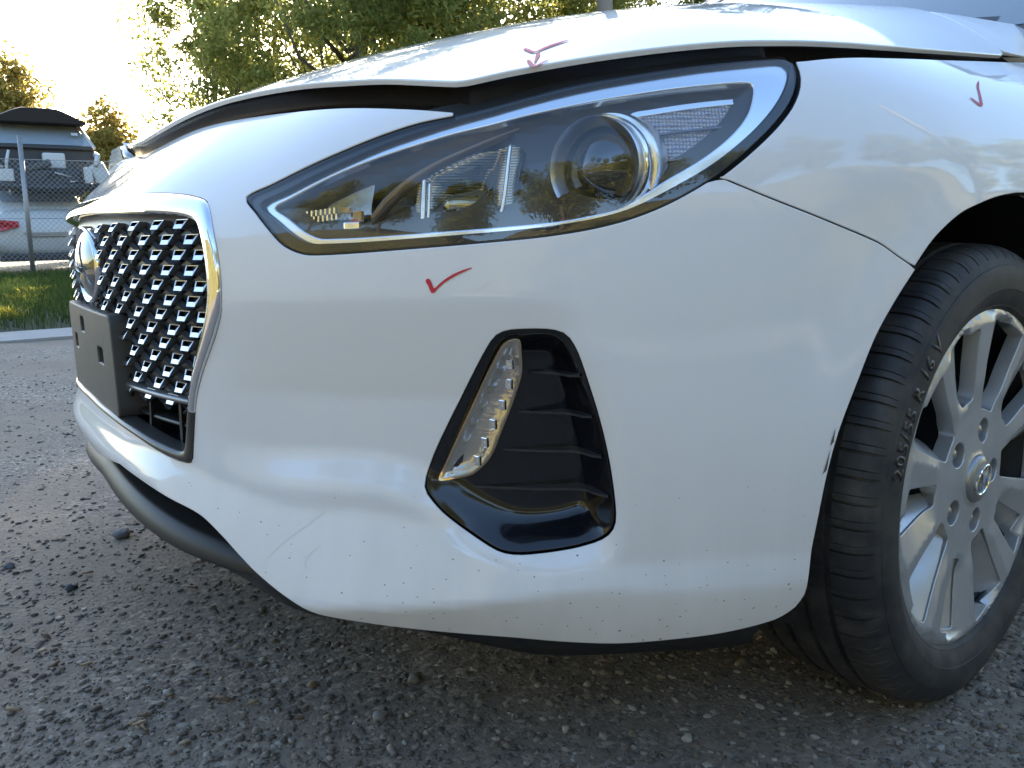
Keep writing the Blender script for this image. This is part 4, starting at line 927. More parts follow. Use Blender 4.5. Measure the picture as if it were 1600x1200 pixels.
# windscreen, cowl and pillar
def wsq(x0,z0,x1,z1,w0,w1,name,m,off=0.):
    yy=np.linspace(-1,1,25); V=[]
    for t in np.linspace(0,1,9):
        x=x0+(x1-x0)*t; z=z0+(z1-z0)*t; w_=w0+(w1-w0)*t
        for y in yy: V.append((x-.16*y*y*(1-.3*t)+off,y*w_,z+.05*t*(1-y*y)))
    b=MB(); b.add(V,[(j*25+i,j*25+i+1,(j+1)*25+i+1,(j+1)*25+i) for j in range(8) for i in range(24)]); return b.build(name,m,CAR,smooth=True)
wsq(-.34,.955,-1.02,1.40,.70,.60,'windscreen',mat('windscreen_glass',(.12,.15,.16),.04,0,1))
wsq(-.30,.93,-.40,.965,.72,.70,'cowl_cover',M_BLACKM,-.01)
for sg in (1,-1):
    b=MB(); b.tube([(-.50,.66*sg,.945),(-.62,.665*sg,1.0),(-.85,.66*sg,1.14),(-1.25,.61*sg,1.37)],[.03,.035,.04,.04],10); b.build('windscreen_pillar',M_PAINT,CAR,smooth=True)
    # panel between fender top, bonnet corner and pillar
    pb=np.array([(-.2115,.742),(-.2255,.70),(-.264,.602),(-.45,.63),(-.78,.66),(-.78,.722),(-.45,.735),(-.30,.741)])*[1,sg]
    panel('pillar_base',hood_P,hood_N,pb if area(pb)>0 else pb[::-1],[],M_PAINT,CAR,step=.02,flange=.02,rad=.002)
yy=np.linspace(-1,1,17); V=[]
for x,z,w_ in ((-.98,1.372,.615),(-1.3,1.415,.615),(-1.9,1.44,.60),(-2.5,1.425,.59),(-2.9,1.37,.58)):
    for y in yy: V.append((x-.05*y*y,y*w_,z-.035*abs(y)**3+.015))
b=MB(); b.add(V,[(j*17+i,j*17+i+1,(j+1)*17+i+1,(j+1)*17+i) for j in range(4) for i in range(16)]); b.build('roof',M_PAINT,CAR,smooth=True)
for sg in (1,-1):
    W3=empty('rear_wheel',(-2.65,.775*sg,.305)); W3.parent=CAR
    for ch in (TY,WC):
        k=ch.copy(); COL.objects.link(k); k.parent=W3
        if ch is WC and sg<0: k.rotation_euler=(0,0,math.pi)
# ================================================================= ground
def ground_mat():
    m=mat('gravel_ground',(.06,.055,.05),.9); v=coords(m)
    vo=nd(m,'ShaderNodeTexVoronoi'); vo.inputs['Scale'].default_value=120; lk(m,v,vo.inputs['Vector'])
    vo2=nd(m,'ShaderNodeTexVoronoi'); vo2.inputs['Scale'].default_value=230; lk(m,v,vo2.inputs['Vector'])
    n=noise(m,v,1.3,6); n2=noise(m,v,9,6,.65)
    sc=nd(m,'ShaderNodeSeparateColor'); lk(m,vo.outputs['Color'],sc.inputs[0])
    st=ramp(m,sc.outputs[0],[(0,(.118,.095,.074)),(.45,(.195,.157,.121)),(.8,(.26,.212,.16)),(1,(.44,.38,.30))])
    dirt=mixc(m,n2,(.13,.101,.076),(.27,.21,.15))
    f=mathn(m,'MULTIPLY',ramp(m,n,[(.42,(0,0,0)),(.58,(1,1,1))]).outputs[0],.85)
    c=mixc(m,f,st.outputs[0],dirt); lk(m,c,bsdf(m).inputs['Base Color'])
    h=mathn(m,'ADD',mathn(m,'MULTIPLY',vo.outputs['Distance'],-1.0),mathn(m,'ADD',mathn(m,'MULTIPLY',vo2.outputs['Distance'],-.4),mathn(m,'MULTIPLY',n2,.8)))
    bump(m,h,.5,.0026); return m
M_GRAV=ground_mat()
def gz(x,y):
    """gentle unevenness of the yard"""
    x=np.asarray(x,float); y=np.asarray(y,float)
    return .004*np.sin(3.1*x+1.7*y)+.003*np.sin(7.3*x-4.1*y+1)+.0025*np.sin(13*x+9*y)+.009
gx_=np.r_[-400,-120,-40,-20,-10,-6,np.arange(-4,4.01,.05),6,10,20,40,120,400]; gy_=np.r_[-400,-120,-40,-20,-10,-7,np.arange(-5.6,2.6,.05),4,6,10,20,40,120,400]
X,Y=np.meshgrid(gx_,gy_,indexing='ij'); Zg=np.where((np.abs(X)<=4)&(Y>-5.6)&(Y<2.6),gz(X,Y),0.); a_=len(gx_); b_=len(gy_)
i,j=np.meshgrid(np.arange(a_-1),np.arange(b_-1),indexing='ij'); F=np.stack([i*b_+j,(i+1)*b_+j,(i+1)*b_+j+1,i*b_+j+1],-1).reshape(-1,4)
GROUND=tag(link('ground',fast_mesh(np.stack([X,Y,Zg],-1).reshape(-1,3),F,True),M_GRAV),kind='structure')
# loose stones pressed into the surface
def rock(n=1,seed=0,flat=.6):
    r=np.random.default_rng(seed); bm=bmesh.new(); bmesh.ops.create_icosphere(bm,subdivisions=n,radius=1); d=r.normal(size=(4,3)); d/=np.linalg.norm(d,axis=1)[:,None]
    for v in bm.verts:
        c=np.array(v.co); k=1+.16*r.normal()
        for q in d:
            t=c@q
            if t>.55: k*=.55/t*1.05
        v.co=Vector(c*k); v.co.z*=flat
    V=np.array([tuple(v.co) for v in bm.verts]); F=np.array([[v.index for v in f.verts] for f in bm.faces]); bm.free(); return V,F
def scatter(xy,size,m,name,kinds=6,sub=1,sink=.35):
    Vs=[];Fs=[];o=0; R=[rock(sub,k) for k in range(kinds)]
    for (x,y),s in zip(xy,size):
        V,Fc=R[RNG.integers(kinds)]; a=RNG.uniform(0,6.28); ca,sa=math.cos(a),math.sin(a); sx,sy,sz=s*RNG.uniform(.7,1.3,3)
        W=V*[sx,sy,sz*.8]; W=np.c_[W[:,0]*ca-W[:,1]*sa+x,W[:,0]*sa+W[:,1]*ca+y,W[:,2]+float(gz(x,y))+s*(.5-sink)]
        Vs.append(W); Fs.append(Fc+o); o+=len(V)
    return link(name,fast_mesh(np.concatenate(Vs),np.concatenate(Fs),False),m)
def stone_mat(name,stops):
    m=mat(name,(.1,.1,.1),.85); g=nd(m,'ShaderNodeNewGeometry'); c=ramp(m,g.outputs['Random Per Island'],stops); nn=noise(m,coords(m),120,3); cc=mixc(m,mathn(m,'MULTIPLY',nn,.5),c.outputs[0],(.03,.028,.026)); lk(m,cc,bsdf(m).inputs['Base Color']); return m
M_STONE=stone_mat('loose_gravel',[(0,(.078,.066,.056)),(.35,(.135,.114,.094)),(.6,(.18,.152,.12)),(.85,(.25,.215,.18)),(1,(.42,.39,.34))])
# density follows the view: the strip in front of the car and to its left
px=np.c_[RNG.uniform(-60,1660,26000),RNG.uniform(0,1,26000)**1.15*640+590]; d=rays(px); t=-CAM[2]/d[:,2]; Q=CAM+t[:,None]*d; Q=Q[(t>0)&(Q[:,1]>-5.3)&(np.abs(Q[:,0])<3.9)&(Q[:,1]<2.4)]
n9=16000; Qa=np.c_[RNG.uniform(-3.6,3.6,n9),RNG.uniform(-4,2.5,n9),np.zeros(n9)]; Q=np.r_[Q,Qa]
sz=.0014+.0068*RNG.random(len(Q))**5
tag(scatter(Q[:,:2],sz,M_STONE,'loose_gravel'),'loose dark gravel strewn over the yard surface','gravel',kind='stuff')
def named_stone(px,size,label,col,group=None,flat=.75,seed=3):
    P=at(*px,2,0.0); V,F=rock(2,seed,flat); V=V*size; m=mat('stone_%d_%d'%px,col,.8); 
    if not m.get('done'):
        m['done']=1; bump(m,noise(m,coords(m),180,4),.5,.002); lk(m,mixc(m,noise(m,coords(m),60,4),tuple(k*.7 for k in col),tuple(min(1,k*1.25) for k in col)),bsdf(m).inputs['Base Color'])
    o=link('stone',fast_mesh(V,F,True),m,None,(P[0],P[1],float(gz(P[0],P[1]))+size*flat*.55)); o.rotation_euler=(0,0,seed); tag(o,label,'stone',group); return o
named_stone((194,850),.020,'angular grey stone beside a pale twig, left of the bumper lip',(.10,.105,.11),seed=4)
named_stone((112,930),.014,'dark blue-grey stone lying alone near the left edge',(.045,.05,.06),seed=8,flat=.5)
named_stone((18,893),.012,'small bluish stone next to the wood splinters at left',(.07,.08,.09),seed=9,flat=.5)
named_stone((645,1074),.0105,'rounded brownish pebble under the middle of the bumper',(.17,.15,.12),seed=12)
named_stone((592,1137),.0115,'pale grey rounded pebble nearest the bottom left of centre',(.22,.22,.21),seed=13)
named_stone((947,1068),.010,'brown pebble in the shade under the right of the bumper',(.15,.12,.09),seed=14,flat=.6)
named_stone((1072,1168),.009,'whitish chip of stone at the bottom, right of centre',(.33,.31,.27),seed=15,flat=.5)
named_stone((487,1079),.007,'small tan pebble at bottom left of the white pebble',(.20,.15,.09),seed=16)
named_stone((886,1156),.006,'small cream pebble near the bottom edge',(.34,.31,.25),seed=17)
def splinter(p0,p1,r,label,col):
    A=at(*p0,2,.006); B=at(*p1,2,.006); b=MB(); b.tube([A,(A*.6+B*.4)+[0,0,.002],B],[r*.6,r,r*.5],5); m=mat('dry_wood',(.42,.34,.24),.8); o=b.build('wood_splinter',m); tag(o,label,'wood')
splinter((0,875),(54,872),.0055,'pale dry wood splinter at the left edge, the upper one',0)
splinter((0,887),(16,884),.006,'short stub of wood at the left edge under the longer splinter',0)
splinter((203,846),(226,843),.003,'thin pale twig lying beside the angular grey stone',0)
# dry litter: small chips of bark and leaf lying about
n=46; px=np.c_[RNG.uniform(-40,1640,n),RNG.uniform(0,1,n)*560+620]; px[:26,0]=RNG.uniform(-40,420,26); d=rays(px); t=-CAM[2]/d[:,2]; Q=CAM+t[:,None]*d; Q=Q[(Q[:,1]>-4.2)&(np.abs(Q[:,0])<3.8)]
k=len(Q); a=RNG.uniform(0,6.28,k); L=RNG.uniform(.004,.014,k); W_=RNG.uniform(.0015,.004,k); z0=gz(Q[:,0],Q[:,1])+.006; ux=np.c_[np.cos(a),np.sin(a),RNG.uniform(-.15,.15,k)]; uy=np.c_[-np.sin(a),np.cos(a),RNG.uniform(-.2,.2,k)]; C0=np.c_[Q[:,:2],z0]
P8=[C0+ux*(L*sx)[:,None]+uy*(W_*sy)[:,None]+np.array([0,0,sz_]) for sz_ in (-.0012,.0012) for sx,sy in ((-1,-.6),(1,-1),(.9,1),(-.8,.8))]
V=np.stack(P8,1).reshape(-1,3); o=np.arange(k)[:,None]*8; F=np.concatenate([o+f for f in ([0,3,2,1],[4,5,6,7],[0,1,5,4],[1,2,6,5],[2,3,7,6],[3,0,4,7])])
M_LIT=stone_mat('dry_litter',[(0,(.10,.07,.045)),(.5,(.24,.17,.10)),(1,(.46,.37,.25))]); tag(link('dry_litter',fast_mesh(V,F),M_LIT),'small dry chips of bark and leaf strewn on the gravel','litter',kind='stuff')
# ================================================================= verge, kerb
def verge():
    xs=np.linspace(-26,26,105); ys=np.r_[-5.55,-5.75,-6.0,-6.6,-7.5,-8.5,-9.5,-10.5,-11.5,-12.5,-13.2,-14.5,-20,-60,-150]; zs=[-.01,.02,.05,.07,.085,.095,.105,.115,.125,.135,.14,.14,.14,.14,.14]
    X,Y=np.meshgrid(xs*1.0,ys,indexing='ij'); X=X*np.where(Y<-14,6,1); Z=np.broadcast_to(np.array(zs),X.shape)+.02*np.sin(X*1.3+Y)*(Y<-6); a,b=X.shape
    i,j=np.meshgrid(np.arange(a-1),np.arange(b-1),indexing='ij'); return fast_mesh(np.stack([X,Y,Z],-1).reshape(-1,3),np.stack([i*b+j,(i+1)*b+j,(i+1)*b+j+1,i*b+j+1],-1).reshape(-1,4),True)
m=mat('verge_soil',(.05,.06,.025),.95); lk(m,mixc(m,noise(m,coords(m),3,5),(.035,.055,.018),(.075,.06,.035)),bsdf(m).inputs['Base Color'])
tag(link('grass_verge',verge(),m),kind='structure')
b=MB(); b.box((0,-5.05,.012),(52,.62,.03)); kb=b.build('kerb_strip',None); m=mat('concrete',(.33,.31,.28),.9); lk(m,mixc(m,noise(m,coords(m),5,6),(.38,.36,.33),(.24,.225,.20)),bsdf(m).inputs['Base Color']); kb.data.materials.append(m); tag(kb,kind='structure')
def leaf_mat(name,c0,c1,trans=.5,tcol=None):
    m=bpy.data.materials.new(name); m.use_nodes=True; t=m.node_tree; t.nodes.remove(t.nodes['Principled BSDF']); MATS[name]=m
    g=t.nodes.new('ShaderNodeNewGeometry'); r=ramp(m,g.outputs['Random Per Island'],[(0,c0),(1,c1)]); di=t.nodes.new('ShaderNodeBsdfDiffuse'); tr=t.nodes.new('ShaderNodeBsdfTranslucent'); mx=t.nodes.new('ShaderNodeMixShader'); mx.inputs[0].default_value=trans
    t.links.new(r.outputs[0],di.inputs[0]); r2=ramp(m,g.outputs['Random Per Island'],[(0,tuple(min(1,k*1.5) for k in (tcol or c0))),(1,tuple(min(1,k*1.7) for k in (tcol or c1)))]); t.links.new(r2.outputs[0],tr.inputs[0])
    t.links.new(di.outputs[0],mx.inputs[1]); t.links.new(tr.outputs[0],mx.inputs[2]); t.links.new(mx.outputs[0],t.nodes['Material Output'].inputs[0]); return m
def blades(xy,h,w_,m,name,zf,lean=.5):
    n=len(xy); a=RNG.uniform(0,6.28,n); l=RNG.uniform(.1,lean,n)*h; b_=RNG.uniform(0,6.28,n); z=zf(xy[:,0],xy[:,1]); c=np.c_[xy,z]
    dx=np.c_[np.cos(a),np.sin(a),0*a]*w_; L=np.c_[np.cos(b_)*l,np.sin(b_)*l,0*l]; up=np.c_[0*h,0*h,h]
    V=np.stack([c-dx,c+dx,c+L*.4+up*.6+dx*.7,c+L*.4+up*.6-dx*.7,c+L+up*.95],1).reshape(-1,3); o=np.arange(n)[:,None]*5
    F=np.concatenate([o+[0,1,2],o+[0,2,3],o+[3,2,4]]); return link(name,fast_mesh(V,F),m)
M_GRASS=leaf_mat('grass_blade',(.035,.060,.018),(.090,.120,.036),.2)
vz=lambda x,y: np.interp(-np.asarray(y),[5.55,6,6.6,8.5,10.5,13.2,20],[-.01,.05,.07,.095,.115,.14,.14])
n=85000; gy=-5.6-7.6*RNG.random(n)**.8; gx=(RNG.random(n)-.5)*2*(5.0+(-gy-5)*.6)*np.where(RNG.random(n)<.55,.5,1)+(.2+(gy+5)*.16)
tag(blades(np.c_[gx,gy],RNG.uniform(.05,.14,n),.004,M_GRASS,'verge_grass',vz),'short green grass on the verge before the wire fence','grass',kind='stuff')
M_YEL=leaf_mat('sunlit_weed_tint',(.22,.20,.03),(.36,.32,.06),.45)  # yellow blade colour stands for sun catching patches of the grass
for (u,v,yy,lab) in ((14,503,-6.2,'weed clump coloured sunlit yellow-green at the left end of the verge'),(30,473,-7.6,'low weed clump coloured sunlit yellow in the middle of the grass verge'),(47,459,-8.6,'upright weed clump coloured sunlit yellow higher up the grass verge')):
    P=at(u,v,1,yy); k=110; q=np.c_[P[0]+np.clip(RNG.normal(0,.07,k),-.12,.12),yy+np.clip(RNG.normal(0,.06,k),-.1,.1)]
    tag(blades(q,RNG.uniform(.04,.12,k),.007,M_YEL,'weed_clump',vz,1.2),lab,'weed','weeds in sunlit yellow on the verge')
# ================================================================= trees
M_BARK=mat('bark',(.10,.08,.06),.9); lk(M_BARK,mixc(M_BARK,noise(M_BARK,coords(M_BARK,(1,1,.2)),8,5),(.06,.05,.04),(.17,.14,.11)),bsdf(M_BARK).inputs['Base Color'])
def tree(name,base_p,height,spread,nclump,nleaf,leaf,lm,label,cat='tree',group=None,seed=0,trunk=.14,low=.25,rz=.75,clump=.55,lean=(0,0)):
    r=np.random.default_rng(seed); T=empty(name,tuple(base_p)); tag(T,label,cat,group)
    top=np.array([lean[0],lean[1],height*.8]); tr=MB(); tp=[np.array([0,0,-.1])+0*top]+[top*f+r.normal(0,.04*height*f,3)*[1,1,0] for f in (.2,.4,.6,.8,1)]
    tr.tube(tp,[trunk,trunk*.85,trunk*.7,trunk*.5,trunk*.33,trunk*.15],9)
    C=[]
    while len(C)<nclump:
        p=r.uniform(-1,1,3)
        if p@p>1 or (p@p<.12): continue
        C.append(np.array([p[0]*spread,p[1]*spread,height*(low+(1-low)*(.5+.5*p[2]))])+np.array([lean[0],lean[1],0])*(.5+.5*p[2]))
    C=np.array(C); C[:,2]=np.maximum(C[:,2],.25)
    for c in C[::max(1,nclump//26)]:
        f=np.clip(c[2]/height*.75,.12,.92); s0=top*f; mid=(s0+c)/2+r.normal(0,.12,3)*spread*.3+[0,0,-.05*height]; tr.tube([s0,mid,c],[trunk*.32*(1.1-f),trunk*.2*(1.1-f),.012],6)
    tr.build('trunk',M_BARK,T,smooth=True)
    k=nleaf; ci=r.integers(nclump,size=k); cs=r.uniform(.55,1.25,nclump)*clump
    g=r.normal(size=(k,3)); g/=np.linalg.norm(g,axis=1)[:,None]; c=C[ci]+g*(r.random(k)**.5*cs[ci])[:,None]*[1,1,rz]
    u=r.normal(size=(k,3)); u/=np.linalg.norm(u,axis=1)[:,None]; v=np.cross(u,r.normal(size=(k,3))); v/=np.linalg.norm(v,axis=1)[:,None]; sz=leaf*r.uniform(.6,1.4,(k,1))
    V=np.stack([c-u*sz,c+v*sz*.42,c+u*sz,c-v*sz*.42],1).reshape(-1,3); link('crown',fast_mesh(V,np.arange(4*k).reshape(-1,4)),lm,T); return T
M_LEAF=leaf_mat('gum_leaf',(.12,.145,.04),(.27,.26,.085),.65); M_LEAF2=leaf_mat('golden_leaf',(.17,.13,.035),(.30,.24,.07),.5); M_LEAF3=leaf_mat('dark_leaf',(.022,.034,.014),(.060,.070,.026),.4)
def gpos(u,dist,z=.14):
    d=rays([(u,380)])[0]; k=np.hypot(d[0],d[1]); return (CAM[0]+d[0]/k*dist,CAM[1]+d[1]/k*dist,z)
# trees beyond the fence, seen over the bonnet
tree('gum_tree',gpos(1250,23),11,3.2,130,26000,.085,M_LEAF3,'tall dark tree hidden behind the bonnet near the windscreen',seed=9,low=.1,clump=.8)
tree('gum_tree',gpos(560,17.5),11,3.1,230,62000,.064,M_LEAF,'large leafy tree with the low sun behind it, over the bonnet',seed=1,trunk=.2,low=.12,clump=.62)
tree('gum_tree',gpos(345,19.5),6.2,1.5,75,15000,.060,M_LEAF,'slimmer loose tree at the left end of the tree row',seed=2,trunk=.10,low=.08,clump=.55)
tree('gum_tree',gpos(450,22),8.6,2.1,120,24000,.064,M_LEAF,'mid-sized tree added for shade between the sunlit tree and the slim one',seed=10,trunk=.13,low=.05,clump=.62)  # extra tree put into the row to keep sun off the ground at left
tree('gum_tree',gpos(735,19.5),10.5,2.8,190,48000,.066,M_LEAF,'dense tree right of the sunlit one, above the bonnet edge',seed=3,trunk=.18,low=.1,clump=.62)
tree('gum_tree',gpos(880,20.5),9.0,2.2,120,30000,.066,M_LEAF,'bright green tree top beside the timber pole',seed=4,low=.15,clump=.6)
tree('gum_tree',gpos(1030,24),10,3.0,120,24000,.08,M_LEAF3,'dark tree just visible behind the timber pole',seed=5,low=.1,clump=.7)
tree('golden_tree',gpos(15,34),6.9,1.3,45,9000,.11,M_LEAF2,'hazy golden tree behind the stacked wreck at far left',seed=6,low=.5,clump=.8)
tree('golden_tree',gpos(178,28),4.5,.9,50,9000,.09,M_LEAF2,'sunlit yellow bush right of the stacked wrecks',seed=7,low=.1,clump=.55)
b=MB(); b.tube([(0,0,-.2),(0,0,9)],[.17,.14],14); tp=b.build('timber_pole',mat('grey_timber',(.20,.165,.13),.85),None,smooth=True); tp.location=gpos(945,17); tag(tp,'grey timber power pole rising behind the bonnet','pole')
# ================================================================= wire fence
FY=-13.2
FE=tag(empty('wire_fence',(0,FY,.14)),'chain link fence with leaning grey steel posts before the wrecks','fence')
M_GALV=mat('galvanised_steel',(.30,.30,.30),.5,.6)
def loc(P): return np.array(P)-np.array([0,FY,.14])
b=MB(); b.tube([loc(at(53,436,1,FY)),loc(at(30,212,1,FY))],[.035,.033],10); b.build('fence_post',M_GALV,FE,smooth=True)
x0=at(53,430,1,FY)[0]
for k in (-2,-1,1,2):
    b=MB(); b.tube([(x0+3.0*k,0,-.3),(x0+3.0*k,0,2.3)],.033,10); b.build('fence_post',M_GALV,FE,smooth=True)
Hf=1.72; p=.075; xs0,xs1=x0-6.2,x0+6.2
W=[]
for sg in (1,-1):
    for c in np.arange(xs0-Hf,xs1+Hf,p):
        t0,t1=0.,Hf
        xa=c; xb=c+sg*Hf
        lo,hi=0.,1.
        for xx in (xs0,xs1):
            pass
        f=np.linspace(0,1,2); X0,X1=xa,xb
        if max(X0,X1)<xs0 or min(X0,X1)>xs1: continue
        ts=sorted(np.clip([(xs0-X0)/(X1-X0),(xs1-X0)/(X1-X0)],0,1)); 
        if ts[1]-ts[0]<1e-3: continue
        W.append(((X0+(X1-X0)*ts[0],.012*sg,ts[0]*Hf),(X0+(X1-X0)*ts[1],.012*sg,ts[1]*Hf)))
b=MB()
for A,B in W: b.tube([A,B],.0028,3,False)
b.build('chain_link_wire',M_GALV,FE)['kind']='stuff'
for z in (.02,Hf/2,Hf):
    b=MB(); b.tube([(xs0,0,z),(xs1,0,z)],.005,5); b.build('straining_wire',M_GALV,FE)
# ================================================================= stacked wrecks
def loft(secs,n=28,e=3.2):
    """body from sections (y, half width, z bottom, z top)"""
    V=[];F=[]; th=np.linspace(0,2*math.pi,n,endpoint=False)
    for y,w_,z0,z1 in secs:
        c,s=np.cos(th),np.sin(th); X=np.sign(c)*np.abs(c)**(2/e)*w_; Z=(z0+z1)/2+np.sign(s)*np.abs(s)**(2/e)*(z1-z0)/2
        V+= [(a,y,z) for a,z in zip(X,Z)]
    k=len(secs); F=[(j*n+i,j*n+(i+1)%n,(j+1)*n+(i+1)%n,(j+1)*n+i) for j in range(k-1) for i in range(n)]+[tuple(range(n))[::-1],tuple((k-1)*n+i for i in range(n))]
    b=MB(); b.add(V,F); return b
def wheel(parent,x,y,z=.31):
    b=MB(); b.lathe([(0,-.1),(.19,-.1),(.2,-.08),(.30,-.09),(.31,-.06),(.31,.06),(.30,.09),(.2,.08),(.19,.1),(0,.1)],28,'x',(x,y,z)); b.build('wheel',M_RUB,parent,auto=.8)
M_WW=mat('wreck_white',(.62,.62,.60),.3,0,.6); M_WS=mat('wreck_silver',(.34,.35,.36),.35,.5,.4); M_WD=mat('wreck_dark',(.03,.03,.032),.5); M_WG=mat('wreck_sky_glass',(.30,.34,.38),.12,0,.5); M_TL=mat('tail_light_red',(.50,.015,.02),.12,0,.8); M_WBR=mat('wreck_bright',(.55,.54,.52),.45)  # pale blue-grey of the glass stands in for sky mirrored in it
for m in (M_WW,M_WS): lk(m,mixc(m,mathn(m,'MULTIPLY',noise(m,coords(m),4,6),.5),tuple(bsdf(m).inputs['Base Color'].default_value)[:3],(.28,.25,.21)),bsdf(m).inputs['Base Color'])
def cabin_parts(T,mb,front=True):
    """rear faces +y (towards the viewer); body, glass house, glass"""
    loft([(0,.72,.42,.74),(-.06,.84,.32,.98),(-.25,.89,.24,1.06),(-.8,.90,.22,1.08),(-2.0,.91,.20,1.0),(-3.2,.90,.20,.98),(-3.7,.88,.22,.92),(-4.3,.80,.3,.80),(-4.5,.66,.36,.66)]).build('body',mb,T,smooth=True)
    loft([(-.45,.62,.98,1.06),(-.8,.66,.98,1.22),(-1.25,.65,.98,1.42),(-2.2,.64,.98,1.46),(-2.8,.62,.98,1.38),(-3.55,.58,.9,.98)],e=4).build('cabin',mb,T,smooth=True)
def gp(u,v,yy): return at(u,v,1,yy)
c=gp(82,430,-14.6); L1=tag(empty('white_sedan',(c[0],-14.6,.14)),'white sedan at the bottom of the wreck stack, red tail light showing','car')
cabin_parts(L1,M_WW)
for sx in (-1,1):
    b=MB(); b.prism([(sx*.885,-.13,.66),(sx*.885,-.13,.84),(sx*.70,.03,.88),(sx*.40,.03,.85),(sx*.40,.03,.76),(sx*.66,.03,.70)],(0,0,0),(0,.035,0)); b.build('tail_light',M_TL,L1)
b=MB(); b.box((0,-.02,.655),(.66,.10,.035)); b.build('boot_trim',M_WS,L1)
b=MB(); b.box((0,.002,.60),(.55,.05,.012)); b.build('boot_seam',M_WD,L1)
b=MB(); b.add([(-.56,-.74,1.17),(.56,-.74,1.17),(.60,-1.22,1.40),(-.60,-1.22,1.40)],[(0,1,2,3)]); b.v=[(x,y+.02,z+.03) for x,y,z in b.v]; b.build('rear_window',M_WG,L1)
b=MB(); b.box((0,-.10,.27),(1.45,.35,.13)); b.build('bumper_underside',M_WD,L1,bevel=.03)
for x in (-.2,.05,.25):
    b=MB(); b.lathe([(0,.02),(.012,.02)],8,'y',(x,.0,.66)); b.build('plate_hole',M_WD,L1)
for sx in (-1,1):
    for y in (-.85,-3.5): wheel(L1,sx*.80,y)
# upper wreck: nose stripped, engine bay open, facing the viewer
c=gp(84,335,-14.6); U=tag(empty('stripped_hatchback',(c[0]-.02,-14.75,1.55)),'silver wreck with stripped front end stacked on top, windscreen and engine bay showing','car')
loft([(-.55,.86,.0,.70),(-.9,.90,-.02,.74),(-2.0,.91,-.02,.78),(-3.2,.90,.0,.80),(-3.6,.80,.1,.7)]).build('body',M_WS,U,smooth=True)
loft([(-.50,.78,.60,.70),(-.95,.72,.60,1.06),(-1.35,.66,.60,1.16),(-2.4,.66,.60,1.18),(-3.1,.6,.60,1.0),(-3.5,.55,.6,.75)],e=4).build('cabin',M_WS,U,smooth=True)
b=MB(); b.add([(-.74,-.50,.74),(.74,-.50,.74),(.60,-.93,1.11),(-.60,-.93,1.11)],[(0,1,2,3)]); b.build('windscreen',M_WG,U)
for sx in (-1,1):
    b=MB(); b.tube([(sx*.79,-.46,.70),(sx*.63,-.92,1.13)],[.035,.03],8); b.build('pillar',M_WBR,U,smooth=True)
    b=MB(); b.tube([(sx*.80,-.5,.60),(sx*.76,.0,.52),(sx*.70,.12,.36)],[.05,.045,.04],8); b.build('inner_wing_rail',M_WD if sx>0 else M_WBR,U,smooth=True)
b=MB(); b.box((0,-.42,.32),(1.55,.1,.72)); b.build('firewall',M_WD,U,bevel=.02)
b=MB(); b.box((0,-.36,.68),(1.5,.12,.07)); b.build('scuttle_panel',M_WD,U,bevel=.02)
b=MB(); b.box((-.12,-.28,.45),(.34,.16,.26)); b.build('fluid_box',M_WBR,U,bevel=.03)
b=MB(); b.tube([(-.74,.05,.02),(0,.14,-.02),(.74,.05,.02)],.06,8); b.build('crossmember',M_WD,U,smooth=True)
b=MB(); b.box((.05,-.1,.08),(1.1,.3,.42)); b.build('engine_block',M_WD,U,bevel=.05)
b=MB(); b.box((.2,-.05,.33),(.5,.25,.12),[[.95,0,.3],[0,1,0],[-.3,0,.95]]); b.build('engine_cover',mat('engine_grey',(.06,.06,.06),.6),U,bevel=.03)
b=MB(); b.tube([(.55,.02,.58),(.60,.05,.40),(.62,.06,.20)],[.022,.03,.022],6); b.build('headlight_bracket',M_WBR,U,smooth=True)
b=MB(); b.box((.62,.08,.18),(.20,.05,.20)); b.build('bracket_foot',M_WBR,U,bevel=.02)
b=MB(); b.tube([(.66,.06,.30),(.86,.02,.44)],[.02,.03],6); b.build('bracket_arm',M_WBR,U,smooth=True)
b=MB(); b.box((-.78,.02,.22),(.26,.12,.40),[[.9,0,.4],[0,1,0],[-.4,0,.9]]); b.build('crumpled_wing',M_WBR,U,bevel=.05)
b=MB(); b.box((-.58,.06,.20),(.14,.06,.28)); b.build('lamp_mount',M_WBR,U,bevel=.03)
b=MB(); b.box((-.52,-.60,.94),(.10,.012,.06),[[1,0,0],[0,.65,-.76],[0,.76,.65]]); b.build('windscreen_sticker',mat('paper',(.7,.72,.75),.7),U)
for k in range(9):
    x=RNG.uniform(-.7,.7); b=MB(); b.tube([(x,RNG.uniform(-.2,.1),RNG.uniform(0,.5)) ,(x+RNG.uniform(-.2,.2),.05,RNG.uniform(0,.5)),(x+RNG.uniform(-.4,.4),.12,RNG.uniform(-.1,.4))],.012,5); b.build('wiring_hose',M_WD if k%3 else M_WBR,U,smooth=True)
# dark bonnet laid over the roof of the upper wreck
b=MB(); xs=np.linspace(-.70,.70,17); V=[]
for y in (-.45,-.8,-1.3,-1.7):
    for x in xs: V.append((x,y,1.18+.20*(1-np.clip((abs(x)-.22)/.46,0,1)**1.3)+(-.05 if y==-.45 else 0)))
V2=[(x,y,1.10) for x,y,z in V]; k=17; b.add(V+V2,[(j*k+i,j*k+i+1,(j+1)*k+i+1,(j+1)*k+i) for j in range(3) for i in range(k-1)]+[(68+j*k+i,68+j*k+i+1,68+(j+1)*k+i+1,68+(j+1)*k+i) for j in range(3) for i in range(k-1)]+[(i,i+1,68+i+1,68+i) for i in range(16)])
o=b.build('loose_bonnet',mat('brown_black_paint',(.035,.028,.024),.75,spec=.15),None,auto=.6); o.location=(c[0]-.02,-14.75,1.55); tag(o,'dark loose bonnet lying on the roof of the upper wreck','car part')
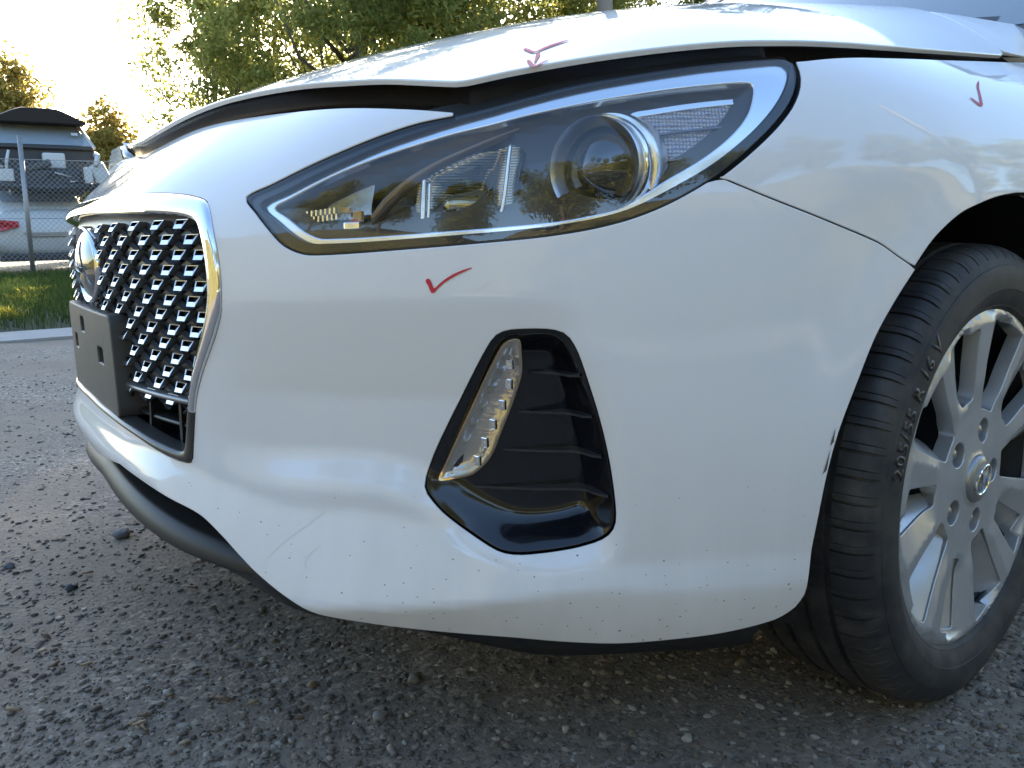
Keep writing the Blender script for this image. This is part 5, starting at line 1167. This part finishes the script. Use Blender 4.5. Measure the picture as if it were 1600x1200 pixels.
# silver wagon further right, mostly hidden behind the nose of the white car
g=gpos(268,20.5); B1=tag(empty('dark_wreck',(g[0],g[1],.14)),'dark crushed car hidden behind the nose, under the silver wagon','car'); cabin_parts(B1,M_WD)
B2=tag(empty('silver_wagon',(g[0],g[1],1.42)),'silver wagon stacked further right, only its window corner showing above the nose','car'); cabin_parts(B2,M_WS)
for sx in (-1,1):
    b=MB(); b.add([(sx*.68,-.9,1.02),(sx*.68,-2.7,1.02),(sx*.655,-2.3,1.36),(sx*.655,-1.2,1.36)],[(0,1,2,3)]); b.build('side_window',M_WG,B2)
b=MB(); b.add([(-.56,-.74,1.20),(.56,-.74,1.20),(.60,-1.22,1.43),(-.60,-1.22,1.43)],[(0,1,2,3)]); b.build('rear_window',M_WG,B2)
# ================================================================= the side behind the camera (seen only as reflections)
def bank_h(x,y):
    d=np.maximum(y-6.2,np.minimum(x-7.5,y+9)); return np.interp(d,[0,.3,1.3,2.8,4.8,6.8,8.8,12,18,34,84],[-.02,.25,1.1,2.5,4.0,4.8,5.2,5.5,5.8,6.5,8])
def bank():
    xs=np.r_[np.linspace(-40,6,47),np.linspace(6.5,24,36),np.linspace(26,60,12)]; ys=np.r_[np.linspace(-9,5.5,30),np.linspace(6,20,29),np.linspace(22,90,12)]
    X,Y=np.meshgrid(xs,ys,indexing='ij'); Dm=np.maximum(Y-6.2,np.minimum(X-7.5,Y+9)); Z=bank_h(X,Y)+(.15*np.sin(X*.7)*np.cos(Y)+.1*np.sin(X*1.9+Y))*np.clip(Dm,0,1); a,b=X.shape
    i,j=np.meshgrid(np.arange(a-1),np.arange(b-1),indexing='ij'); F=np.stack([i*b+j,(i+1)*b+j,(i+1)*b+j+1,i*b+j+1],-1).reshape(-1,4); k=Dm.reshape(-1)[F].max(1)>0
    return fast_mesh(np.stack([X,Y,np.where(Dm<=0,-.05,Z)],-1).reshape(-1,3),F[k],True)
m=mat('bank_grass',(.10,.10,.03),.95); v=coords(m); lk(m,mixc(m,noise(m,v,2.5,8,.7),(.11,.125,.035),(.36,.29,.10)),bsdf(m).inputs['Base Color']); bump(m,noise(m,v,9,6),1,.3)
tag(link('grass_bank',bank(),m),kind='structure')
for k,(x,y,h,s) in enumerate(((6.5,10.5,4.2,2.0),(3.2,12,3.6,2.0),(-1.5,12,3.2,2.0),(-6,13,4.6,2.4),(-11,11,4.5,2.2),(-17,10,6,2.6),(12,8.5,4.0,2.0),(-24,9,7,3),(13.5,3.5,3.8,2.0),(14,-1,4.2,2.2))):
    tree('bank_tree',(x,y,float(bank_h(x,y))-.1),h,s,50,6500,.13,M_LEAF,['leafy tree on the grass bank, reflected in the headlight','tall tree on the bank right behind the viewpoint','low tree on the bank left of the tall one','broad tree on the bank opposite the wheel','tree on the bank reflected in the fender','large tree far along the bank','rounded tree on the bank ahead of the car','largest tree at the far end of the bank','bushy tree on the bank straight ahead of the car','second tree on the bank ahead of the nose'][k],group=None,seed=20+k,low=.15,clump=.8)
b=MB(); b.tube([(0,0,-.2),(0,0,8)],[.16,.13],14); tp=b.build('timber_pole',mat('sunlit_timber',(.40,.32,.22),.8),None,smooth=True); tp.location=(-8.2,5.4,0); tag(tp,'timber pole beside the bank, reflected as a stripe in the fender','pole')
b=MB(); b.box((0,5.45,.05),(70,.7,.14)); kb=b.build('far_kerb',mat('pale_concrete',(.55,.50,.42),.9)); tag(kb,kind='structure')
print('script',time.time()-T0)
